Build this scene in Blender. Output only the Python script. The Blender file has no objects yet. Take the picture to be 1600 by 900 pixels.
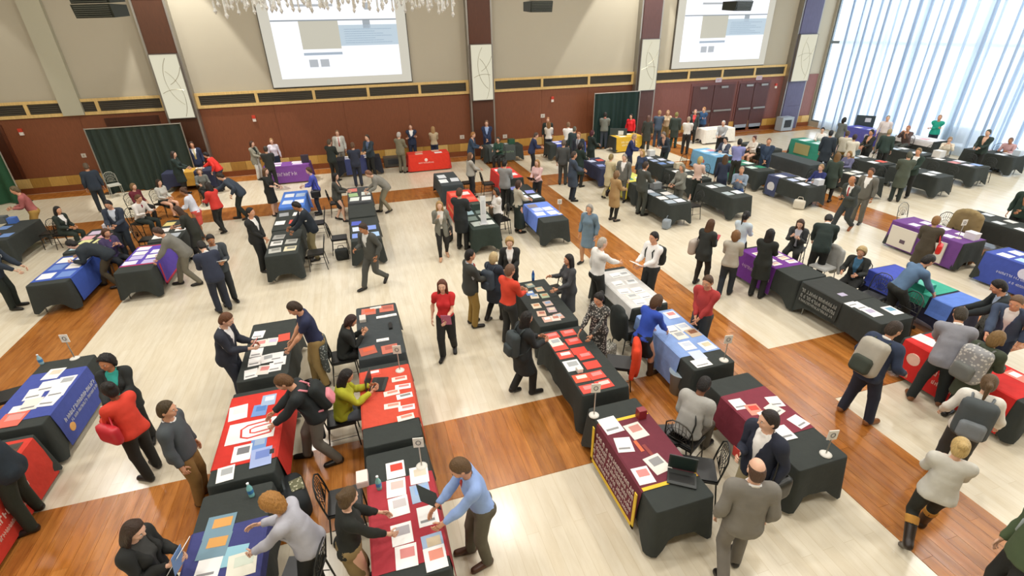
import bpy, math, random
import numpy as np
from mathutils import Matrix, Vector
random.seed(7); RNG = np.random.default_rng(7)
S = bpy.context.scene; COL = S.collection
# ------------------------------------------------------------------ camera
F_PX, PITCH, ROLL, YAW, CAM_H = 773.675, .48338, -.0227018, .287864, 5.7
_f = np.array([math.sin(YAW)*math.cos(PITCH), math.cos(YAW)*math.cos(PITCH), -math.sin(PITCH)])
_r = np.array([math.cos(YAW), -math.sin(YAW), 0.]); _u = np.cross(_r, _f)
_r, _u = math.cos(ROLL)*_r+math.sin(ROLL)*_u, -math.sin(ROLL)*_r+math.cos(ROLL)*_u
cam = bpy.data.objects.new('camera', bpy.data.cameras.new('camera')); COL.objects.link(cam)
cam.data.sensor_width = 36; cam.data.lens = 36*F_PX/1600; cam.data.clip_end = 200; cam.data.clip_start = .05
cam.matrix_world = Matrix(((_r[0], _u[0], -_f[0], 0), (_r[1], _u[1], -_f[1], 0), (_r[2], _u[2], -_f[2], CAM_H), (0, 0, 0, 1)))
S.camera = cam
# ------------------------------------------------------------------ world, lights, exposure
w = bpy.data.worlds.new('daylight'); S.world = w; w.use_nodes = True
w.node_tree.nodes['Background'].inputs[0].default_value = (.82, .91, 1, 1)
w.node_tree.nodes['Background'].inputs[1].default_value = 2.6
S.view_settings.view_transform = 'Standard'; S.view_settings.look = 'None'
S.view_settings.gamma = 1; S.view_settings.exposure = 0.0; S.view_settings.use_curve_mapping = False
def area(loc, sx, sy, power, col=(1, .98, .945)):
    l = bpy.data.lights.new('ceiling_lamp', 'AREA'); l.shape = 'RECTANGLE'; l.size = sx; l.size_y = sy; l.energy = power; l.color = col
    o = bpy.data.objects.new('ceiling_lamp', l); o.location = loc; COL.objects.link(o)
for X in (-11, -4, 3, 10, 17, 24):            # rows of ceiling lamps in the hall
    for Y in (0, 6.2, 12.2, 18):
        area((X, Y, 10.85), .8, .8, 224)
def spot(loc, tgt, power, ang, blend=.12):
    l = bpy.data.lights.new('wall_washer', 'SPOT'); l.energy = power; l.spot_size = math.radians(ang); l.spot_blend = blend; l.color = (1, .975, .92); l.shadow_soft_size = .12
    o = bpy.data.objects.new('wall_washer', l); o.location = loc; COL.objects.link(o)
    o.rotation_euler = (Vector(tgt)-Vector(loc)).to_track_quat('-Z', 'Y').to_euler()
for X, ang, pw in ((-5.95, 47, 3000), (13.9, 62, 2500), (16.0, 50, 1000), (-13.5, 50, 700)):   # downlights beside the columns that graze the taupe wall
    spot((X, 23.75, 10.8), (X, 24.0, 0), pw, ang, .06)
# ------------------------------------------------------------------ helpers
def lin(h):
    h = h.lstrip('#'); v = [int(h[i:i+2], 16)/255 for i in (0, 2, 4)]
    return tuple(x/12.92 if x <= .04045 else ((x+.055)/1.055)**2.4 for x in v)+(1,)
def ray(px, py):
    d = (px-800)*_r+(450-py)*_u+F_PX*_f
    return d/np.linalg.norm(d)
def at(px, py, z):                            # a photo pixel seen at height z -> point in the hall
    d = ray(px, py); t = (z-CAM_H)/d[2]; return np.array([0, 0, CAM_H])+t*d
def at_y(px, py, Y):
    d = ray(px, py); t = Y/d[1]; return np.array([0, 0, CAM_H])+t*d
_M = {}
def mat(kind, col, **k):
    key = (kind, col, tuple(sorted(k.items())))
    if key in _M: return _M[key]
    m = bpy.data.materials.new(kind+'_'+col.lstrip('#')); m.use_nodes = True
    nt = m.node_tree; b = nt.nodes['Principled BSDF']; b.inputs['Base Color'].default_value = lin(col)
    R = {'cloth': .85, 'skin': .5, 'hair': .55, 'paper': .6, 'metal': .35, 'plastic': .4, 'paint': .6, 'leather': .4, 'wood': .4}.get(kind, .6)
    b.inputs['Roughness'].default_value = k.get('rough', R)
    if kind == 'metal': b.inputs['Metallic'].default_value = k.get('metal', .8)
    if kind in ('cloth', 'hair', 'wood', 'skin'):
        tc = nt.nodes.new('ShaderNodeTexCoord'); n = nt.nodes.new('ShaderNodeTexNoise'); bp = nt.nodes.new('ShaderNodeBump')
        mp = nt.nodes.new('ShaderNodeMapping'); nt.links.new(tc.outputs['Object'], mp.inputs[0]); nt.links.new(mp.outputs[0], n.inputs[0])
        n.inputs['Scale'].default_value = {'cloth': 9, 'hair': 30, 'wood': 8, 'skin': 40}[kind]; n.inputs['Detail'].default_value = 3
        if kind == 'hair': mp.inputs['Scale'].default_value = (3, 3, .5)
        if kind == 'wood': mp.inputs['Scale'].default_value = (4, 4, .5)
        bp.inputs['Strength'].default_value = {'cloth': .35, 'hair': .8, 'wood': .1, 'skin': .05}[kind]; bp.inputs['Distance'].default_value = .02
        nt.links.new(n.outputs[0], bp.inputs['Height']); nt.links.new(bp.outputs[0], b.inputs['Normal'])
        if kind in ('hair', 'wood', 'cloth'):
            mx = nt.nodes.new('ShaderNodeMix'); mx.data_type = 'RGBA'; c = lin(col); a = {'hair': .5, 'wood': .75, 'cloth': .86}[kind]
            mx.inputs['A'].default_value = tuple(v*a for v in c[:3])+(1,); mx.inputs['B'].default_value = tuple(min(1, v*(1.2 if kind == 'hair' else 2-a)) for v in c[:3])+(1,)
            nt.links.new(n.outputs[0], mx.inputs['Factor']); nt.links.new(mx.outputs['Result'], b.inputs['Base Color'])
    if kind == 'emit':
        b.inputs['Base Color'].default_value = tuple(v*.12 for v in lin(col)[:3])+(1,)
        b.inputs['Emission Color'].default_value = lin(col); b.inputs['Emission Strength'].default_value = k.get('e', 1.)
    if kind == 'pattern':                     # woven two-tone fabric
        v = nt.nodes.new('ShaderNodeTexVoronoi'); v.inputs['Scale'].default_value = k.get('scale', 28); tc = nt.nodes.new('ShaderNodeTexCoord'); nt.links.new(tc.outputs['Object'], v.inputs[0])
        cr = nt.nodes.new('ShaderNodeValToRGB'); cr.color_ramp.elements[0].color = lin(k.get('c2', '#d8d4cc')); cr.color_ramp.elements[0].position = .32; cr.color_ramp.elements[1].color = lin(col); cr.color_ramp.elements[1].position = .4
        nt.links.new(v.outputs[0], cr.inputs[0]); nt.links.new(cr.outputs[0], b.inputs['Base Color'])
    _M[key] = m; return m
def tag(o, label=None, cat=None, group=None, kind=None):
    if label: o['label'] = label
    if cat: o['category'] = cat
    if group: o['group'] = group
    if kind: o['kind'] = kind
    return o
def link(name, me, parent=None, loc=None, rz=None):
    o = bpy.data.objects.new(name, me); COL.objects.link(o)
    if parent is not None: o.parent = parent
    if loc is not None: o.location = loc
    if rz is not None: o.rotation_euler = (0, 0, rz)
    return o
def empty(name, loc=(0, 0, 0), rz=0):
    o = link(name, None, None, loc, rz); o.empty_display_size = .1; return o
def build(name, verts, faces, m, smooth=False):
    me = bpy.data.meshes.new(name); me.from_pydata([tuple(map(float, v)) for v in verts], [], [tuple(map(int, f)) for f in faces])
    for x in (m if isinstance(m, (list, tuple)) else [m]): me.materials.append(x)
    if smooth: me.polygons.foreach_set('use_smooth', [True]*len(me.polygons))
    me.update(); return me
class MB:                                      # collects shapes of ONE part
    def __init__(s): s.v = []; s.f = []
    def add(s, v, f):
        o = len(s.v); s.v += [tuple(p) for p in v]; s.f += [tuple(i+o for i in q) for q in f]; return s
    def box(s, c, d, rz=0, R=None):
        h = [x/2 for x in d]; p = [(x*h[0], y*h[1], z*h[2]) for x in (-1, 1) for y in (-1, 1) for z in (-1, 1)]
        if rz: p = [(x*math.cos(rz)-y*math.sin(rz), x*math.sin(rz)+y*math.cos(rz), z) for x, y, z in p]
        if R is not None: p = [tuple(R@np.array(q)) for q in p]
        return s.add([(a+c[0], b+c[1], e+c[2]) for a, b, e in p], [(0, 1, 3, 2), (4, 6, 7, 5), (0, 4, 5, 1), (2, 3, 7, 6), (0, 2, 6, 4), (1, 5, 7, 3)])
    def tube(s, pts, r, n=6, cap=True):
        pts = [np.array(p, float) for p in pts]; k = len(pts); rr = r if isinstance(r, (list, tuple)) else [r]*k
        rings = []; ref = None
        for i in range(k):
            t = pts[min(i+1, k-1)]-pts[max(i-1, 0)]; t = t/(np.linalg.norm(t)+1e-9)
            if ref is None: ref = np.array([0, 0, 1.]) if abs(t[2]) < .9 else np.array([1., 0, 0])
            a = ref-t*(ref@t); a /= np.linalg.norm(a)+1e-9; ref = a; b = np.cross(t, a)
            rings += [pts[i]+rr[i]*(math.cos(q)*a+math.sin(q)*b) for q in [2*math.pi*j/n for j in range(n)]]
        f = [(i*n+j, i*n+(j+1) % n, (i+1)*n+(j+1) % n, (i+1)*n+j) for i in range(k-1) for j in range(n)]
        if cap: f += [tuple(range(n))[::-1], tuple((k-1)*n+j for j in range(n))]
        return s.add(rings, f)
    def lathe(s, prof, c=(0, 0, 0), n=16):
        v = [(c[0]+r*math.cos(2*math.pi*j/n), c[1]+r*math.sin(2*math.pi*j/n), c[2]+z) for r, z in prof for j in range(n)]
        k = len(prof); f = [(i*n+j, i*n+(j+1) % n, (i+1)*n+(j+1) % n, (i+1)*n+j) for i in range(k-1) for j in range(n)]
        return s.add(v, f+[tuple(range(n))[::-1], tuple((k-1)*n+j for j in range(n))])
    def mesh(s, name, m, smooth=False): return build(name, s.v, s.f, m, smooth)
    def obj(s, name, m, parent=None, loc=None, rz=None, smooth=False): return link(name, s.mesh(name, m, smooth), parent, loc, rz)
def struct(name, mb, m, parent=None):
    o = mb.obj(name, m, parent)
    if parent is None: o['kind'] = 'structure'
    return o
BX = lambda x0, x1, y0, y1, z0, z1: MB().box(((x0+x1)/2, (y0+y1)/2, (z0+z1)/2), (x1-x0, y1-y0, z1-z0))
# ------------------------------------------------------------------ surfaces
def plank_mat(name, c1, c2, c3, rough, scale=1., random_tone=False, spec=.5):
    m = bpy.data.materials.new(name); m.use_nodes = True; nt = m.node_tree; b = nt.nodes['Principled BSDF']
    N = nt.nodes.new; L = nt.links.new
    tc = N('ShaderNodeNewGeometry'); mp = N('ShaderNodeMapping'); mp.inputs['Rotation'].default_value = (0, 0, math.pi/2); L(tc.outputs['Position'], mp.inputs[0])
    br = N('ShaderNodeTexBrick'); br.inputs['Scale'].default_value = 1; br.inputs['Brick Width'].default_value = 2.6; br.inputs['Row Height'].default_value = .16*scale; br.inputs['Mortar Size'].default_value = .0025; br.inputs['Mortar Smooth'].default_value = .3
    br.inputs['Color1'].default_value = lin(c1); br.inputs['Color2'].default_value = lin(c2); br.inputs['Mortar'].default_value = lin(c3); L(mp.outputs[0], br.inputs['Vector'])
    m2 = N('ShaderNodeMapping'); m2.inputs['Scale'].default_value = (5, .7, 1); L(tc.outputs['Position'], m2.inputs[0])
    n = N('ShaderNodeTexNoise'); n.inputs['Scale'].default_value = 2.2; n.inputs['Detail'].default_value = 6; n.inputs['Roughness'].default_value = .65; L(m2.outputs[0], n.inputs[0])
    mx = N('ShaderNodeMix'); mx.data_type = 'RGBA'; mx.blend_type = 'MULTIPLY'; rp = N('ShaderNodeValToRGB')
    rp.color_ramp.elements[0].position = .3; rp.color_ramp.elements[1].position = .56 if random_tone else .62; rp.color_ramp.elements[1].color = (1, 1, 1, 1); rp.color_ramp.elements[0].color = (.6, .5, .42, 1) if random_tone else (.9, .87, .82, 1)
    L(n.outputs[0], rp.inputs[0]); mx.inputs['Factor'].default_value = 1; L(br.outputs[0], mx.inputs['A']); L(rp.outputs[0], mx.inputs['B'])
    out = mx.outputs['Result']
    if random_tone:
        oi = N('ShaderNodeObjectInfo'); hs = N('ShaderNodeHueSaturation'); mr = N('ShaderNodeMapRange'); mr.inputs['To Min'].default_value = .8; mr.inputs['To Max'].default_value = 1.18
        L(oi.outputs['Random'], mr.inputs['Value']); L(mr.outputs[0], hs.inputs['Value']); L(out, hs.inputs['Color']); out = hs.outputs[0]
    L(out, b.inputs['Base Color']); b.inputs['Roughness'].default_value = rough; b.inputs['Specular IOR Level'].default_value = spec
    r2 = N('ShaderNodeTexNoise'); r2.inputs['Scale'].default_value = 1.5; mr2 = N('ShaderNodeMapRange'); mr2.inputs['To Min'].default_value = rough-.06; mr2.inputs['To Max'].default_value = rough+.1; L(r2.outputs[0], mr2.inputs['Value']); L(mr2.outputs[0], b.inputs['Roughness'])
    return m
MAPLE = plank_mat('maple_floor', '#e2d9c4', '#ddd2ba', '#cfc2a4', .19)
CHERRY = plank_mat('cherry_floor', '#ba7a3b', '#ad6b2c', '#895420', .27, 1, True)
MAHOG = mat('wood', '#7b472b', rough=.5); MAHOG_D = mat('wood', '#4a2718', rough=.4); MAHOG_R = mat('wood', '#7d4d44', rough=.5)
TAUPE = mat('paint', '#b5ad99', rough=.9); GOLD = mat('wood', '#d9b877', rough=.45); VENT = mat('paint', '#3a352a'); STEEL = mat('metal', '#a8a49c', rough=.4)
WX0, WX1, WY0, WY1, WZ = -17, 26.7, -7, 25.1, 11.0
floor = struct('floor', BX(WX0-.3, WX1+.3, WY0-.3, WY1+.3, -.2, 0), MAPLE)
struct('ceiling', BX(WX0-.3, WX1+.3, WY0-.3, WY1+.3, WZ, WZ+.2), mat('paint', '#d9d4c8'))
struct('wall_left', BX(WX0-.3, WX0, WY0, WY1, 0, WZ), TAUPE)
struct('wall_front', BX(WX0, WX1, WY0-.3, WY0, 0, WZ), TAUPE)
wall = struct('wall_back', BX(WX0, WX1, WY1, WY1+.3, 0, WZ), TAUPE)
# cherry strips: each laid of planks
RX = [(-7.59, -6.09), (5.63, 7.09), (14.9, 16.4)]; RY = [(4.72, 6.27), (18.5, 20.05)]
n_tr = 0
def strip(x0, x1, y0, y1, planks):
    global n_tr; n_tr += 1
    o = struct('trim_%d' % n_tr, BX(x0, x1, y0, y1, -.05, .002), CHERRY)
    if planks:
        pw = .1905; nx = max(1, round((x1-x0)/pw)); pw = (x1-x0)/nx
        L = (y1-y0) if y1-y0 < 2 else 1.55; me = {}
        for i in range(nx):
            yy = y0
            first = L if y1-y0 < 2 else L*(.35+.65*((i*37) % 10)/10)
            while yy < y1-.01:
                ln = min(first if yy == y0 else L, y1-yy); k = round(ln, 3)
                if k not in me: me[k] = MB().box((0, 0, .002), (pw-.004, k-.004, .005)).mesh('plank', CHERRY)
                link('plank', me[k], o, (x0+(i+.5)*pw, yy+ln/2, .002)); yy += ln
strip(-7.6, 5.63, *RY[0], True); strip(5.63, 7.09, -1.5, 11.5, True); strip(7.09, 14.9, *RY[0], True); strip(14.9, 26.6, *RY[0], False)
strip(-7.59, -6.09, 6.28, 18.5, False); strip(-16.9, 5.63, *RY[1], False); strip(5.63, 7.09, 11.51, 23.9, False); strip(7.09, 14.9, *RY[1], False)
strip(14.9, 16.4, 6.28, 23.9, False); strip(16.41, 26.6, *RY[1], False); strip(-7.59, -6.09, 20.06, 23.9, False); strip(-16.9, 26.6, 23.91, 24.9, False)
# ------------------------------------------------------------------ back wall: wainscot, gold grille band, base, columns
cols = [(-7.42, -6.24), (5.46, 6.66), (14.3, 15.5), (24.1, 25.5)]
seg = [(-16.9, -7.42), (-6.24, 5.46), (6.66, 14.3), (15.5, 24.1), (25.5, 26.6)]
YW = WY1
for i, (a, b) in enumerate(seg):
    mt = MAHOG if i < 3 else MAHOG_R
    wn = struct('wall_wainscot_%d' % (i+1), BX(a, b, YW-.05, YW, 0, 2.95), mt)
    n = max(1, round((b-a)/2.9))
    for k in range(n):                        # wide veneer panels
        x0 = a+(b-a)*k/n; x1 = a+(b-a)*(k+1)/n
        BX(x0+.006, x1-.006, YW-.065, YW-.04, .63, 2.93).obj('veneer_panel', mt, wn)
    bs = struct('baseboard_back_%d' % (i+1), BX(a, b, YW-.16, YW-.066, 0, .24), mat('wood', '#7d4524'))
    n2 = max(1, round((b-a)/.62))
    ms = [mat('wood', c, rough=.5) for c in ('#b58a3e', '#c39a4e', '#a57c38', '#cfae6a')]
    for k in range(n2):
        x0 = a+(b-a)*k/n2; x1 = a+(b-a)*(k+1)/n2
        BX(x0+.004, x1-.004, YW-.12, YW-.066, .245, .62).obj('stone_tile', ms[(k*7+i*3) % 4], bs)
    if i == 4: continue
    g = struct('trim_band_%d' % (i+1), BX(a, b, YW-.06, YW-.001, 2.95, 3.54), VENT)
    BX(a, b, YW-.12, YW-.06, 3.44, 3.55).obj('top_rail', GOLD, g); BX(a, b, YW-.12, YW-.06, 2.94, 3.06).obj('bottom_rail', GOLD, g)
    n = max(2, round((b-a)/2.35))
    for k in range(n+1):
        x = min(max(a+(b-a)*k/n, a+.06), b-.06); BX(x-.06, x+.06, YW-.115, YW-.06, 3.06, 3.44).obj('divider', GOLD, g)
    for k in range(n):
        x0 = a+(b-a)*k/n+.07; x1 = a+(b-a)*(k+1)/n-.07; mb = MB()
        for q in range(5): mb.box(((x0+x1)/2, YW-.075, 3.1+q*.075), (x1-x0, .03, .03))
        mb.obj('vent_louvre', mat('paint', '#4c463a'), g)
for i, (a, b) in enumerate(cols):
    body = mat('wood', ['#4f2e1b', '#56301d', '#5a3d3a', '#5f5c78'][i], rough=.45)
    yf = YW-.42
    c = struct('wall_column_%d' % (i+1), BX(a+.08, b-.08, yf+.02, YW, 0, WZ), body)
    for x in (a, b-.09): BX(x, x+.09, yf+.04, YW-.001, 0, WZ).obj('steel_edge', STEEL, c)
    for z0, z1 in ((0, 1.3), (1.31, 2.62), (5.1, 6.9), (6.91, WZ-.01)): BX(a+.1, b-.1, yf, yf+.02, z0, z1).obj('veneer_panel', body, c)
    s = empty('wall_sconce', ((a+b)/2, yf, 2.67))
    tag(s, 'tall frosted wall light with curved line pattern on %s column' % ['leftmost dark brown', 'second brown', 'third mauve brown', 'rightmost grey purple'][i], 'wall light', 'wall lights on the columns')
    W = b-a-.22
    MB().box((0, -.05, 1.19), (W, .1, 2.38)).obj('frosted_panel', mat('emit', '#e4dfc6', e=.78, rough=.5), s)
    fm = mat('metal', '#8f8a84')
    for d in ((0, -.05, -.012, W+.05, .12, .03), (0, -.05, 2.392, W+.05, .12, .03)): MB().box(d[:3], d[3:]).obj('frame_rail', fm, s)
    for sx in (-1, 1): MB().box((sx*(W/2+.015), -.05, 1.19), (.03, .12, 2.4)).obj('frame_stile', fm, s)
    for (cx, cz, r, a0, a1) in ((W*.75, 1.5, W*.95, 130, 240), (-W*.7, .75, W*1.05, -50, 55), (W*.1, -.4, W*1.25, 55, 125), (-W*.35, 2.3, W*.9, -70, 0)):
        pts = [(cx+r*math.cos(math.radians(q)), -.104, cz+r*math.sin(math.radians(q))*1.25) for q in np.linspace(a0, a1, 14)]
        pts = [p for p in pts if abs(p[0]) < W/2-.005 and .02 < p[2] < 2.36]
        if len(pts) > 2: MB().tube(pts, .009, 4).obj('curved_line', mat('metal', '#a9a28a'), s)
# pilaster, dark doorway and framed panel on the left
struct('wall_pilaster', BX(-11.02, -10.3, YW-.2, YW, 2.96, WZ), mat('paint', '#b4b09a', rough=.9))
d = struct('door_1', BX(-15.6, -13.3, YW-.09, YW-.05, 0, 2.65), MAHOG_D); BX(-15.7, -13.2, YW-.12, YW-.05, 2.65, 2.75).obj('door_head', mat('wood', '#5a2f1c'), d); BX(-13.3, -13.2, YW-.12, YW-.05, .63, 2.65).obj('door_jamb', mat('wood', '#5a2f1c'), d)
struct('wall_recess_panel', BX(-9.75, -7.8, YW-.09, YW-.06, 2.45, 2.78), MAHOG_D)
# double doors with push bars at the right
for i, (x0, x1) in enumerate(((18.05, 20.75), (21.1, 23.1))):
    d = struct('door_%d' % (i+2), BX(x0-.12, x1+.12, YW-.1, YW-.05, 0, 2.78), mat('wood', '#6a3f3a'))
    xm = (x0+x1)/2
    for a, b in ((x0, xm-.02), (xm+.02, x1)):
        lf = BX(a, b, YW-.14, YW-.1, .02, 2.66).obj('door_leaf', mat('wood', '#53322f', rough=.45), d)
        BX(a+.08, b-.08, YW-.24, YW-.19, 1.27, 1.36).obj('push_bar', STEEL, lf); BX(a+.08, b-.1, YW-.16, YW-.135, .1, .42).obj('kick_plate', mat('metal', '#b9c4cc'), lf)
        BX(a+.4, a+.85, YW-.2, YW-.14, 2.5, 2.6).obj('door_closer', STEEL, lf)
    e = empty('exit_sign', (xm+.2, YW-.1, 2.82)); tag(e, 'small white lit exit sign above the %s pair of doors' % ['wider left', 'narrower right'][i], 'exit sign', 'exit signs over the doors')
    MB().box((0, -.03, .1), (.36, .06, .22)).obj('housing', mat('emit', '#e9dfe6', e=.5), e)
    mb = MB()                                  # E X I T strokes
    for q, L in enumerate(('E', 'X', 'I', 'T')):
        x = -.12+q*.08
        if L == 'E': mb.box((x-.02, -.063, .1), (.01, .006, .12)); [mb.box((x, -.063, z), (.045, .006, .012)) for z in (.045, .1, .155)]
        elif L == 'X':
            for s_ in (-1, 1): mb.box((x, -.063, .1), (.012, .006, .13), R=np.array([[math.cos(.38), 0, s_*math.sin(.38)], [0, 1, 0], [-s_*math.sin(.38), 0, math.cos(.38)]]))
        elif L == 'I': mb.box((x, -.063, .1), (.012, .006, .12))
        else: mb.box((x, -.063, .1), (.012, .006, .12)); mb.box((x, -.063, .155), (.055, .006, .012))
    mb.obj('lettering', mat('emit', '#d02a22', e=.4), e)
for k, (px, py, wh) in enumerate(((33, 206, 'beside the dark doorway at far left'), (397, 185, 'on brown wall right of the leftmost column'), (863, 155, 'on brown wall between second and third columns'), (1212, 134, 'beside the rightmost column'))):
    p = at_y(px, py, YW-.07); f = empty('fire_alarm', (p[0], YW-.065, p[2])); tag(f, 'small red and white fire alarm '+wh, 'fire alarm', 'fire alarms on the wall')
    MB().box((0, -.03, .06), (.14, .06, .13)).obj('red_housing', mat('plastic', '#c8402c'), f); MB().box((0, -.025, -.07), (.13, .05, .12)).obj('strobe', mat('plastic', '#e8dfd4'), f)
for k, (px, py) in enumerate(((131, 243), (722, 214), (848, 181), (789, 213))):
    p = at_y(px, py, YW-.07); f = empty('wall_plate', (p[0], YW-.066, p[2])); tag(f, ['pale thermostat plate above the man in navy at far left', 'square metal socket plate low on wall left of second column', 'white switch plate on brown wall above blue draped table', 'small white plate right of second column'][k], 'wall plate')
    MB().box((0, -.01, 0), (.16, .02, .16) if k == 0 else (.22, .02, .18)).obj('plate', mat('plastic', '#cfc8bc'), f); MB().box((0, -.024, 0), (.05, .012, .08)).obj('switch', mat('plastic', '#9d978c'), f)
p = at_y(806, 212, YW)                        # loose equipment boxes against the wall
for k, (x, c, l, sx, sz) in enumerate(((1.45, '#4d4a44', 'dark equipment case on floor left of red draped table', .9, .42), (24.15, '#a9b4bd', 'grey monitor case by the rightmost column', .8, .75))):
    e = empty('equipment_case', (x, 24.2 if k == 0 else 24.3, 0)); tag(e, l, 'case')
    MB().box((0, 0, sz/2+.03), (sx, .5, sz)).obj('body', mat('plastic', c), e); MB().box((0, -.255, sz/2+.05), (sx*.6, .02, sz*.55)).obj('front_panel', mat('plastic', '#2e3338'), e)
    for a in (-1, 1): MB().box((a*sx*.4, 0, .02), (.08, .4, .04)).obj('foot', mat('plastic', '#1c1c1c'), e)
# projection screens
def screen(x0, x1, z0, z1, label):
    e = empty('projection_screen', ((x0+x1)/2, YW, z0)); tag(e, label, 'screen'); W = x1-x0; Hh = z1-z0
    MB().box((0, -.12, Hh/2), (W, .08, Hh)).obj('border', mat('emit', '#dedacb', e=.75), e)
    MB().box((0, -.06, Hh/2), (W+.08, .1, Hh+.08)).obj('back_frame', mat('paint', '#4a443a'), e)
    IW, I0, I1 = W*.86, .32, Hh-.25
    im = MB().box((0, -.164, (I0+I1)/2), (IW, .01, I1-I0)).obj('image', mat('emit', '#f6f9ff', e=1.0), e)
    def r(nm, u0, u1, v0, v1, c, en=.8): MB().box(((u0+u1)/2*IW-IW/2, -.172, I0+(v0+v1)/2*(I1-I0)), ((u1-u0)*IW, .008, (v1-v0)*(I1-I0))).obj(nm, mat('emit', c, e=en), im)
    r('divider_line', .0, 1, .66, .675, '#a9b3bb', .6); r('photograph', .21, .52, .34, .66, '#d5d2c2', .75); r('blue_panel', .52, 1, .37, .61, '#c9dbe8', .8)
    r('caption_bar', .21, .52, .27, .3, '#b9c9da', .7); r('icon', .24, .31, .13, .22, '#c9cfd6', .7); r('icon', .33, .40, .13, .22, '#c9cfd6', .7)
    r('heading_line', .19, .5, .82, .845, '#c2c7cc', .7); r('crest', .75, .79, .78, .86, '#bcc6cf', .7); r('toolbar', 0, 1, .93, .945, '#b5bcc2', .6); r('menu_mark', .72, .78, .57, .66, '#b3bdc6', .7)
    for q in range(7): r('text_line', .56, .95-.07*(q % 3), .4+.026*q, .408+.026*q, '#a9bfd2', .75)
screen(-3.12, 2.8, 3.62, 7.5, 'large white projection screen left of the second column')
screen(16.5, 22.4, 3.6, 7.4, 'large white projection screen right of the third column')
# ------------------------------------------------------------------ window wall with sheer curtains
XW = WX1
wf = mat('metal', '#9aa6b0', rough=.5)
wl = struct('wall_right', BX(XW, XW+.25, 24.95, 25.1, 0, WZ), TAUPE); BX(XW, XW+.25, WY0, 24.95, 0, .28).obj('sill_wall', TAUPE, wl); BX(XW, XW+.25, WY0, 24.95, 8.2, WZ).obj('head_wall', TAUPE, wl)
wn = 0
ys = np.arange(24.9, WY0, -1.62)
for k in range(len(ys)-1):
    o = struct('window_%d' % (k+1), BX(XW+.05, XW+.17, ys[k]-.05, ys[k]+.05, .28, 8.2), wf)
    for z in (.3, 4.62, 8.14): BX(XW+.06, XW+.16, ys[k+1]+.05, ys[k]-.05, z-.07, z+.07).obj('window_rail', wf, o)
    g = bpy.data.materials.get('pane_glass')
    if not g:
        g = bpy.data.materials.new('pane_glass'); g.use_nodes = True; nt = g.node_tree; nt.nodes.clear(); out = nt.nodes.new('ShaderNodeOutputMaterial'); t = nt.nodes.new('ShaderNodeBsdfTransparent'); gl = nt.nodes.new('ShaderNodeBsdfGlossy'); mx = nt.nodes.new('ShaderNodeMixShader'); mx.inputs[0].default_value = .06; gl.inputs['Roughness'].default_value = .05
        nt.links.new(t.outputs[0], mx.inputs[1]); nt.links.new(gl.outputs[0], mx.inputs[2]); nt.links.new(mx.outputs[0], out.inputs[0])
    for z0, z1 in ((.37, 4.55), (4.69, 8.07)): BX(XW+.1, XW+.115, ys[k+1]+.05, ys[k]-.05, z0, z1).obj('pane', g, o)
sh = bpy.data.materials.new('sheer_curtain'); sh.use_nodes = True; nt = sh.node_tree; nt.nodes.clear()
out = nt.nodes.new('ShaderNodeOutputMaterial'); tr = nt.nodes.new('ShaderNodeBsdfTranslucent'); tp = nt.nodes.new('ShaderNodeBsdfTransparent'); df = nt.nodes.new('ShaderNodeBsdfDiffuse'); m1 = nt.nodes.new('ShaderNodeMixShader'); m2 = nt.nodes.new('ShaderNodeMixShader')
tr.inputs[0].default_value = (.80, .88, .95, 1); df.inputs[0].default_value = (.75, .82, .9, 1); tp.inputs[0].default_value = (.9, .95, 1, 1)
m1.inputs[0].default_value = .3; m2.inputs[0].default_value = .14
nt.links.new(tr.outputs[0], m1.inputs[1]); nt.links.new(df.outputs[0], m1.inputs[2]); nt.links.new(m1.outputs[0], m2.inputs[1]); nt.links.new(tp.outputs[0], m2.inputs[2]); nt.links.new(m2.outputs[0], out.inputs[0])
yb = 24.0; kk = 0; crng = random.Random(3)
while yb > 0:
    wd = [2.3, 1.9, 2.6, 2.1, 2.4][kk % 5]; prof = []; y = yb
    while y > yb-wd+.05:                       # (depth, y) outline of the hanging cloth seen from above
        run = crng.uniform(.22, .75); n_ = max(3, int(run/.07))
        for i in range(n_): t = i/n_; prof.append((.035*math.sin(t*math.pi)+.012*math.sin(t*19+y), max(y-run*t, yb-wd)))
        y -= run; fw = crng.uniform(.05, .12); dp = crng.uniform(.03, .07)
        for k_ in range(crng.choice((1, 2, 2, 3))): prof += [(-dp*.2, y), (-dp*.55, y-fw*.1), (-dp, y+fw*.2), (-dp*1.1, y+fw*.9), (-dp*.7, y+fw), (-dp*.3, y+fw*.75), (.0, y+fw*.1)]; y -= fw*.35
    prof = [(a_, b_) for a_, b_ in prof]; n = len(prof)-1; zz = (.05, 1.5, 3., 4.6, 6.2, 8.15); v = []; f = []; ph = kk*1.7
    for z in zz:
        for i, (dx, yy) in enumerate(prof): v.append((XW-.3+dx*(1.35-.07*z)+.012*math.sin(z*1.3+i*.2), yy+.012*math.sin(z*.8+i*.11+ph), z))
    for q in range(len(zz)-1):
        for i in range(n): a = q*(n+1)+i; f.append((a, a+1, a+n+2, a+n+1))
    c = link('sheer_curtain', build('sheer_curtain', v, f, sh, True))
    tag(c, ['first', 'second', 'third', 'fourth', 'fifth', 'sixth', 'seventh', 'eighth', 'ninth', 'tenth', 'eleventh', 'twelfth'][kk]+' sheer white curtain panel counted from the far corner', 'curtain', 'sheer curtains over the window wall')
    yb -= wd+.05; kk += 1
    if yb < 11: break
struct('trim_curtain_track', BX(XW-.36, XW-.24, 0, 24.2, 8.16, 8.22), wf)
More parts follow.
